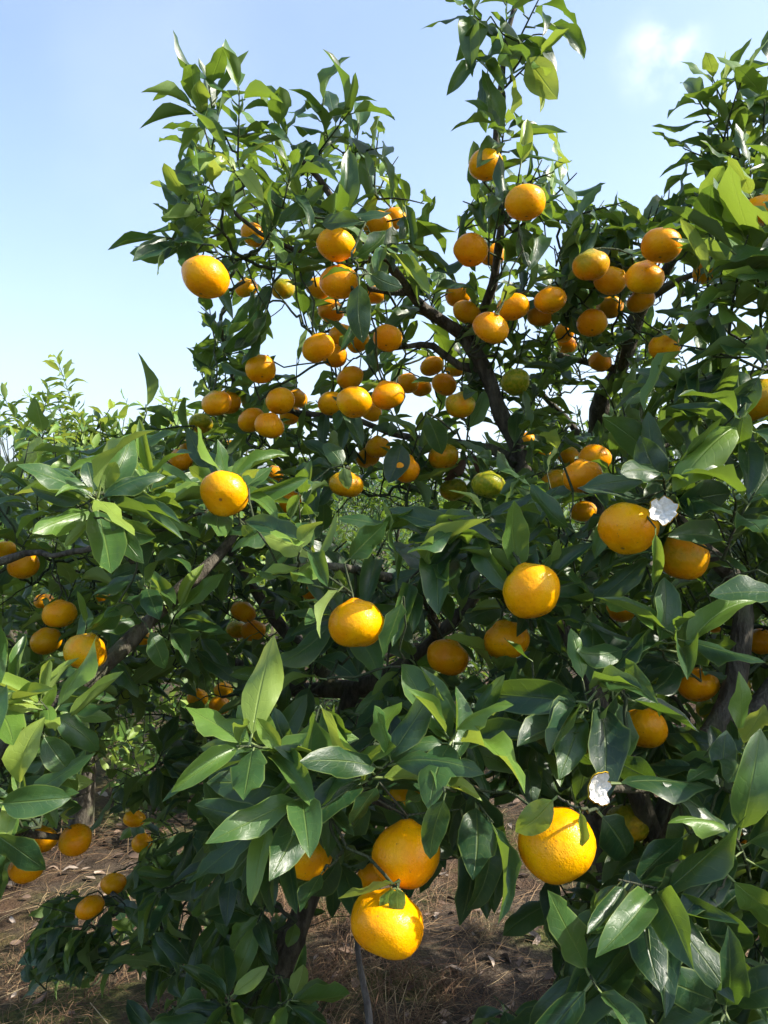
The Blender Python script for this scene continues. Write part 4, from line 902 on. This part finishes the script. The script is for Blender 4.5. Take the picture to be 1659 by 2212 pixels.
# ------------------------------------------------------------------ mandarins
def fruit_mesh(seed):
    rn = random.Random(seed); nu, nv = 26, 16; V = []; F = []
    fl = rn.uniform(0.76, 0.88); neck = rn.uniform(0.0, 0.09); dim = rn.uniform(0.03, 0.08); o = Vector((seed*3.3, 0, 0))
    for i in range(nv+1):
        th = math.pi*i/nv
        for j in range(nu):
            ph = 2*math.pi*j/nu
            rr = math.sin(th); z = fl*math.cos(th)
            z += neck*math.exp(-(th/0.32)**2)-0.05*math.exp(-((th-0.45)/0.25)**2) + dim*math.exp(-((math.pi-th)/0.30)**2)
            v = Vector((rr*math.cos(ph), rr*math.sin(ph), z))
            v *= 1+0.085*noise.noise(v*1.2+o)+0.015*noise.noise(v*3.5+o)+0.012*math.cos(9*ph)*math.exp(-(th/0.6)**2)
            V.append(v*0.5)
            if i in (0, nv): V[-1] = Vector((0, 0, z*0.5))
    for i in range(nv):
        for j in range(nu):
            a, b = i*nu+j, i*nu+(j+1) % nu; F.append((a, a+nu, b+nu, b))
    me = mesh_np('mandarin', [tuple(v) for v in V], F, M_FRUIT)
    bm = bmesh.new(); bm.from_mesh(me); bmesh.ops.remove_doubles(bm, verts=bm.verts, dist=1e-4); bm.to_mesh(me); bm.free()
    return me
FM = [fruit_mesh(s) for s in range(7)]
bm = bmesh.new()      # calyx: a little five-lobed button with a stub
ring = [bm.verts.new((math.cos(a)*q, math.sin(a)*q, z)) for k2 in range(10) for a, q, z in [(2*math.pi*k2/10, 0.085 if k2 % 2 == 0 else 0.045, 0.0 if k2 % 2 else -0.014)]]
c = bm.verts.new((0, 0, 0.03)); c2 = bm.verts.new((0, 0, -0.03))
for i in range(10): bm.faces.new((ring[i], ring[(i+1) % 10], c)); bm.faces.new((ring[(i+1) % 10], ring[i], c2))
CALYX = bpy.data.meshes.new('calyx'); bm.to_mesh(CALYX); bm.free(); CALYX.materials.append(M_CALYX)
TALL = {'front_right': 1.2, 'front_top': 1.12, 'big_round': 1.08, 'front_low': 1.04, 'shaded_front': 1.18, 'dull': 1.12, 'peel_big': 1.05, 'peel_green': 1.06, 'leader_top': 1.12, 'big_below': 1.1, 'cupped': 1.12, 'edge_green': 1.08}
seen = {}
for i, f in enumerate(fruits):
    o = bpy.data.objects.new('mandarin', FM[i % 7]); COL.objects.link(o)
    D = f['r']*2; ax = f['axis']
    q = (-ax).normalized().to_track_quat('Z', 'Y') @ Quaternion((0, 0, 1), random.uniform(0, 6.28))
    o.location = f['p']; o.rotation_mode = 'QUATERNION'; o.rotation_quaternion = q; o.scale = (D*1.02, D*1.02, D*random.uniform(0.98, 1.04)*TALL.get(f['key'], 1))
    o['green'] = float(f['g'])
    ns = LABN.get(f['key']); seen[f['key']] = seen.get(f['key'], -1)+1
    tag(o, ns[seen[f['key']]] if ns else LAB[f['key']][0], 'mandarin', 'mandarins hanging on the trees')
    cx = bpy.data.objects.new('calyx', CALYX); COL.objects.link(cx); cx.parent = o; cx.location = (0, 0, 0.425)

# ------------------------------------------------------------------ peel scraps
def peel(cx_, cy_, d, size, nrm, seed, label):
    root = empty('mandarin_peel', P(cx_, cy_, d)); tag(root, label, 'peel', 'scraps of torn mandarin peel')
    z = nrm.normalized(); x = Vector((0, 0, 1)).cross(z).normalized(); y = z.cross(x); nr, na = 7, 30
    rn = random.Random(seed); ragg = [rn.uniform(0.72, 1.12) for _ in range(na)]; ragg = [ragg[i]*0.6+ragg[i-1]*0.4 for i in range(na)]
    def sheet(zo, sc, amp):
        V = []
        for i in range(nr+1):
            for j in range(na):
                a = 2*math.pi*j/na; r = i/nr*ragg[j]*sc*(1.25 if seed == 2 and math.sin(a) > 0.3 else 1)
                q = Vector((r*math.cos(a)*(0.8 if seed == 2 else 1), r*math.sin(a), 0))
                q.z = 0.42*(q.x**2+q.y**2)+zo+amp*noise.noise(q*4+Vector((seed, 0, 0)))+amp*0.8*math.sin(a*11+r*4)*r*0.5
                V.append(root.location+(x*q.x+y*q.y+z*q.z)*size)
        return V
    F = [(i*na+j, i*na+(j+1) % na, (i+1)*na+(j+1) % na, (i+1)*na+j) for i in range(nr) for j in range(na)]
    A_, B_ = sheet(0.05, 1.0, 0.22), sheet(-0.10, 1.08, 0.14)
    V = A_; link(bpy.data.objects.new('pith', mesh_np('pith', [tuple(v) for v in V], F, M_PITH)), root)
    V = B_+[a for a in sheet(0.0, 1.05, 0.13)[-na:]]; b0 = len(B_)
    F2 = list(F)+[(nr*na+j, nr*na+(j+1) % na, b0+(j+1) % na, b0+j) for j in range(na)]
    link(bpy.data.objects.new('rind', mesh_np('rind', [tuple(v) for v in V], F2, M_RIND)), root)
peel(1430, 1106, .865, .0165, Vector((-0.1, -1, 0.25)), 1, 'ragged white piece of torn peel beside the big orange mandarin')
peel(1290, 1708, .735, .0145, Vector((0.35, -1, 0.2)), 2, 'fluffy white scrap of peel above the cone-bottomed mandarin')

# ------------------------------------------------------------------ orchard behind
def far_tree(c, h, rad, nsh, tone, label, shoots=(), singles=0, ll=0.078):
    root = empty('mandarin_tree', (c[0], c[1], 0)); tag(root, label, 'tree', 'mandarin trees in the rows behind')
    lv = []; tb = Tubes(); gz = gh(c[0], c[1])
    fork = Vector((c[0], c[1], h*0.3)); tk = Tubes(); tk.add([Vector((c[0], c[1], gz-0.05)), Vector((c[0]+.02, c[1], h*.15)), fork], [.06, .05, .045], 8, .2)
    link(bpy.data.objects.new('trunk', tk.mesh('trunk', M_BARK)), root)
    for i in range(6):
        a = i*1.05+random.uniform(-.3, .3); e = Vector((c[0]+math.cos(a)*rad*.75, c[1]+math.sin(a)*rad*.75, h*random.uniform(.6, .85)))
        pts, rr = spline([fork, fork.lerp(e, .5)+Vector((0, 0, -.08))+rv(.04), e], [.035, .02, .007], .12); b = Tubes(); b.add(pts, rr, 6, .2)
        link(bpy.data.objects.new('branch', b.mesh('branch', M_BARK)), root)
    def one(a, axis, n, l_, tn):
        ax = axis.normalized(); side = ax.orthogonal(); rot = random.uniform(0, 6.3); L_ = axis.length
        tb.add([a-ax*0.05, a+axis*.5, a+axis], [.003, .0025, .0015], 4)
        for i in range(n):
            s = .05+.95*(i+.5)/n; rot += 2.4; rad_ = Quaternion(ax, rot)@side
            an = R(random.uniform(35, 70))*(1-.4*(s > .85)); d = (ax*math.cos(an)+rad_*math.sin(an)+Vector((0, 0, -.15))).normalized()
            nr_ = ax-d*ax.dot(d)+Vector((0, 0, .5))+sdir*.3+rv(.35)
            qx, qy = proj(a+axis*s+d*l_*.6)
            if -20 < qx < 42 and 935 < qy < 1003: continue
            lv.append(make_leaf(a+axis*s, d, nr_, l_*random.uniform(.7, 1.15)*(1-.3*(s > .9)), random.randrange(10), min(1, max(0, tn+random.gauss(0, .14)+.15*(s > .8))), random.uniform(.85, 1.1)))
    for _ in range(nsh):
        u = Vector((random.gauss(0, 1), random.gauss(0, 1), random.gauss(.25, 1))).normalized()
        k_ = random.uniform(.55, 1)**.6*(1+.16*noise.noise(u*2.3+Vector((c[0], c[1], 0))))
        p = Vector((c[0]+u.x*rad*k_, c[1]+u.y*rad*k_, h*.54+u.z*h*.46*k_))
        if p.z < .15: continue
        dr = u*.6+Vector((0, 0, .7))+rv(.3)
        one(p, dr.normalized()*random.uniform(.1, .24), random.randint(7, 12), ll, tone)
    for (x0, y0, x1, y1, d, n, l_, tn) in shoots:
        a = P(x0, y0, d); one(a, P(x1, y1, d)-a, n, l_, tn)
    link(tag(bpy.data.objects.new('twigs', tb.mesh('twigs', M_TWIG)), kind='stuff'), root)
    if singles:
        rank_visibility([lv]); lv.sort(key=lambda l: -l.vis)
        for l in lv[:singles]:
            o = bpy.data.objects.new('leaf', LMESHF[l.var]); o['tone'] = float(l.tone); COL.objects.link(o)
            o.parent = root; o.matrix_parent_inverse = Matrix.Translation(-root.location); o.matrix_basis = l.mat
        lv = lv[singles:]
    link(tag(bpy.data.objects.new('foliage', mass_mesh('foliage', lv, LFAR, M_FAR)), kind='stuff'), root)
ksh = [(195,985,122,772,3.5,46,.1,.85),(150,970,122,850,3.5,24,.09,.7),(75,980,4,850,3.5,26,.095,.76),(115,960,62,850,3.6,22,.095,.7),(240,975,262,890,3.4,8,.11,.66),
       (300,1015,305,950,3.3,9,.11,.7),(250,1000,245,925,3.4,12,.1,.72),(185,1000,172,900,3.5,20,.1,.75),(330,1015,330,955,3.3,8,.1,.66),(90,1000,85,915,3.5,18,.1,.72),(20,1010,12,910,3.5,18,.1,.72),
       (215,1000,225,920,3.4,14,.1,.75),(140,1020,130,920,3.4,16,.1,.75),(280,1010,285,945,3.3,10,.1,.72)]
far_tree((-1.42, 3.6), 1.92, 1.0, 620, .70, 'bright leafy mandarin tree with long upright shoots under the blue hill', ksh, 298, .1)
far_tree((-0.15, 4.9), 1.74, 1.3, 1050, .5, 'dense light green mandarin tree seen under the fruit through the central gap', (), 298, .082)
far_tree((1.55, 5.2), 2.1, 1.2, 650, .45, 'mandarin tree behind the black forked limb', (), 0, .08)
far_tree((-3.6, 5.0), 1.9, 1.2, 260, .5, 'mandarin tree beyond the upright-shoot tree', ())
far_tree((3.6, 5.0), 2.1, 1.2, 260, .45, 'mandarin tree beside the one behind the black limb', ())
for r_, (yy, hh, nn) in enumerate(((8.2, 1.7, 420), (11.6, 1.75, 260), (15.5, 1.8, 180))):
    for j in range(5):
        x = (j-2)*2.5+random.uniform(-.3, .3)+(r_ % 2)*1.2
        far_tree((x*(1+.12*r_), yy+random.uniform(-.3, .3)), hh*random.uniform(.9, 1.05), 1.25*(1+.08*r_), nn, .5, 'mandarin tree in a farther orchard row', (), 0, .085*(1+.12*r_))

# ------------------------------------------------------------------ straw, litter and stick on the ground
k = NT('straw'); tn = k.n('ShaderNodeAttribute', attribute_type='GEOMETRY', attribute_name='tone').outputs['Fac']
col = k.ramp(tn, [(0, (0.08, 0.04, 0.024)), (.35, (0.17, 0.10, 0.055)), (.7, (0.33, 0.235, 0.125)), (1, (0.46, 0.37, 0.22))])
b = k.pbsdf(col, .75, None, .3); tr_n = k.n('ShaderNodeBsdfTranslucent'); k.l(col, tr_n.inputs[0]); msn = k.n('ShaderNodeMixShader'); msn.inputs[0].default_value = .2
k.l(b.outputs[0], msn.inputs[1]); k.l(tr_n.outputs[0], msn.inputs[2]); k.l(msn.outputs[0], k.out.inputs[0]); M_STRAW = k.m
Vs, Fs, Ts = [], [], []
def blade(p, d, length, w, lift, curl, tone):
    side = Vector((-d.y, d.x, 0)).normalized()*w; b0 = len(Vs); m = 4
    ph = random.uniform(-1, 1)
    for i in range(m+1):
        s = i/m; q = p+d*length*s+Vector((-d.y, d.x, 0))*ph*curl*length*s*s
        q.z = gh(q.x, q.y)+0.004+lift*math.sin(s*2.3)*length+random.uniform(0, .004)
        wv = side*(1-.75*s)
        Vs.append(q-wv); Vs.append(q+wv+Vector((0, 0, w*.7)))
        Ts.extend((tone, tone))
    for i in range(m): Fs.append((b0+2*i, b0+2*i+1, b0+2*i+3, b0+2*i+2))
for _ in range(52000):
    y = 1.3+6.5*random.random()**1.6; x = random.uniform(-.75, .75)*(y+.9)
    cl = noise.noise(Vector((x*1.3, y*1.3, 2)))
    if random.random() > .55+cl*.9: continue
    a = random.uniform(0, 6.28); a = a if random.random() < .6 else 0.5+random.gauss(0, .4)
    blade(Vector((x, y, 0)), Vector((math.cos(a), math.sin(a), 0)), random.uniform(.04, .2), random.uniform(.0004, .0013), random.uniform(0, .14), random.uniform(0, .9),
          min(1, max(0, .36+.5*noise.noise(Vector((x*.9, y*.9, 7)))+random.gauss(0, .2))))
for _ in range(300):      # tufts of dead grass
    y = 1.6+5*random.random()**1.5; x = random.uniform(-.7, .7)*(y+.6); tnb = random.uniform(.15, .6)
    if _ < 16: x, y = random.uniform(-.5, .3), random.uniform(1.9, 2.8); tnb = random.uniform(.1, .35)
    for _2 in range(random.randint(35, 80)):
        a = random.uniform(0, 6.28); q = Vector((x+random.gauss(0, .05), y+random.gauss(0, .05), 0))
        blade(q, Vector((math.cos(a), math.sin(a), 0)), random.uniform(.05, .16), random.uniform(.0007, .0016), random.uniform(.15, .8), random.uniform(0, .6), min(1, max(0, tnb+random.gauss(0, .12))))
for _ in range(45):       # long single stalks
    y = 1.6+3.5*random.random(); x = random.uniform(-.6, .6)*(y+.5); a = random.gauss(0.7, .8)
    blade(Vector((x, y, 0)), Vector((math.cos(a), math.sin(a), 0)), random.uniform(.25, .6), random.uniform(.0009, .0019), random.uniform(0.02, .12), random.uniform(0, .15), random.uniform(.5, .95))
o = link(bpy.data.objects.new('dry_grass', mesh_np('dry_grass', [tuple(v) for v in Vs], Fs, M_STRAW, None, {'tone': Ts})))
tag(o, 'dry straw and dead grass strewn over the orchard soil', 'straw', kind='stuff')
lv = []
k = NT('litter'); tn = k.n('ShaderNodeAttribute', attribute_type='GEOMETRY', attribute_name='tone').outputs['Fac']
k.l(k.pbsdf(k.ramp(tn, [(0, (0.06, 0.045, 0.04)), (.4, (0.16, 0.11, 0.08)), (.75, (0.27, 0.20, 0.15)), (1, (0.36, 0.30, 0.25))]), .8, None, .25).outputs[0], k.out.inputs[0])
for _ in range(2600):
    y = 1.4+6*random.random()**1.5; x = random.uniform(-.7, .7)*(y+.7); a = random.uniform(0, 6.28)
    q = Vector((x, y, gh(x, y)+.006)); d = Vector((math.cos(a), math.sin(a), random.uniform(-.15, .3)))
    lv.append(make_leaf(q, d, Vector((0, 0, 1))+rv(.5), random.uniform(.03, .085), random.randrange(10), random.random()**.7, 1.15))
o = link(bpy.data.objects.new('leaf_litter', mass_mesh('leaf_litter', lv, LFAR, k.m))); tag(o, 'curled brown fallen leaves lying among the straw', 'leaf litter', kind='stuff')
tb = Tubes()
a = P(802, 2300, 2.02); a.z = gh(a.x, a.y)-.03
pts, rr = spline([a, P(797, 2200, 2.0), P(788, 2140, 2.0), P(776, 2080, 1.99), P(770, 2010, 1.98), P(765, 1900, 1.95)], [.010, .0095, .009, .008, .007, .006])
tb.add(pts, rr, 8, .25)
o = link(bpy.data.objects.new('stick', tb.mesh('stick', M_STICK))); tag(o, 'thin grey stick standing in the straw below the biggest lowest mandarin', 'stick')
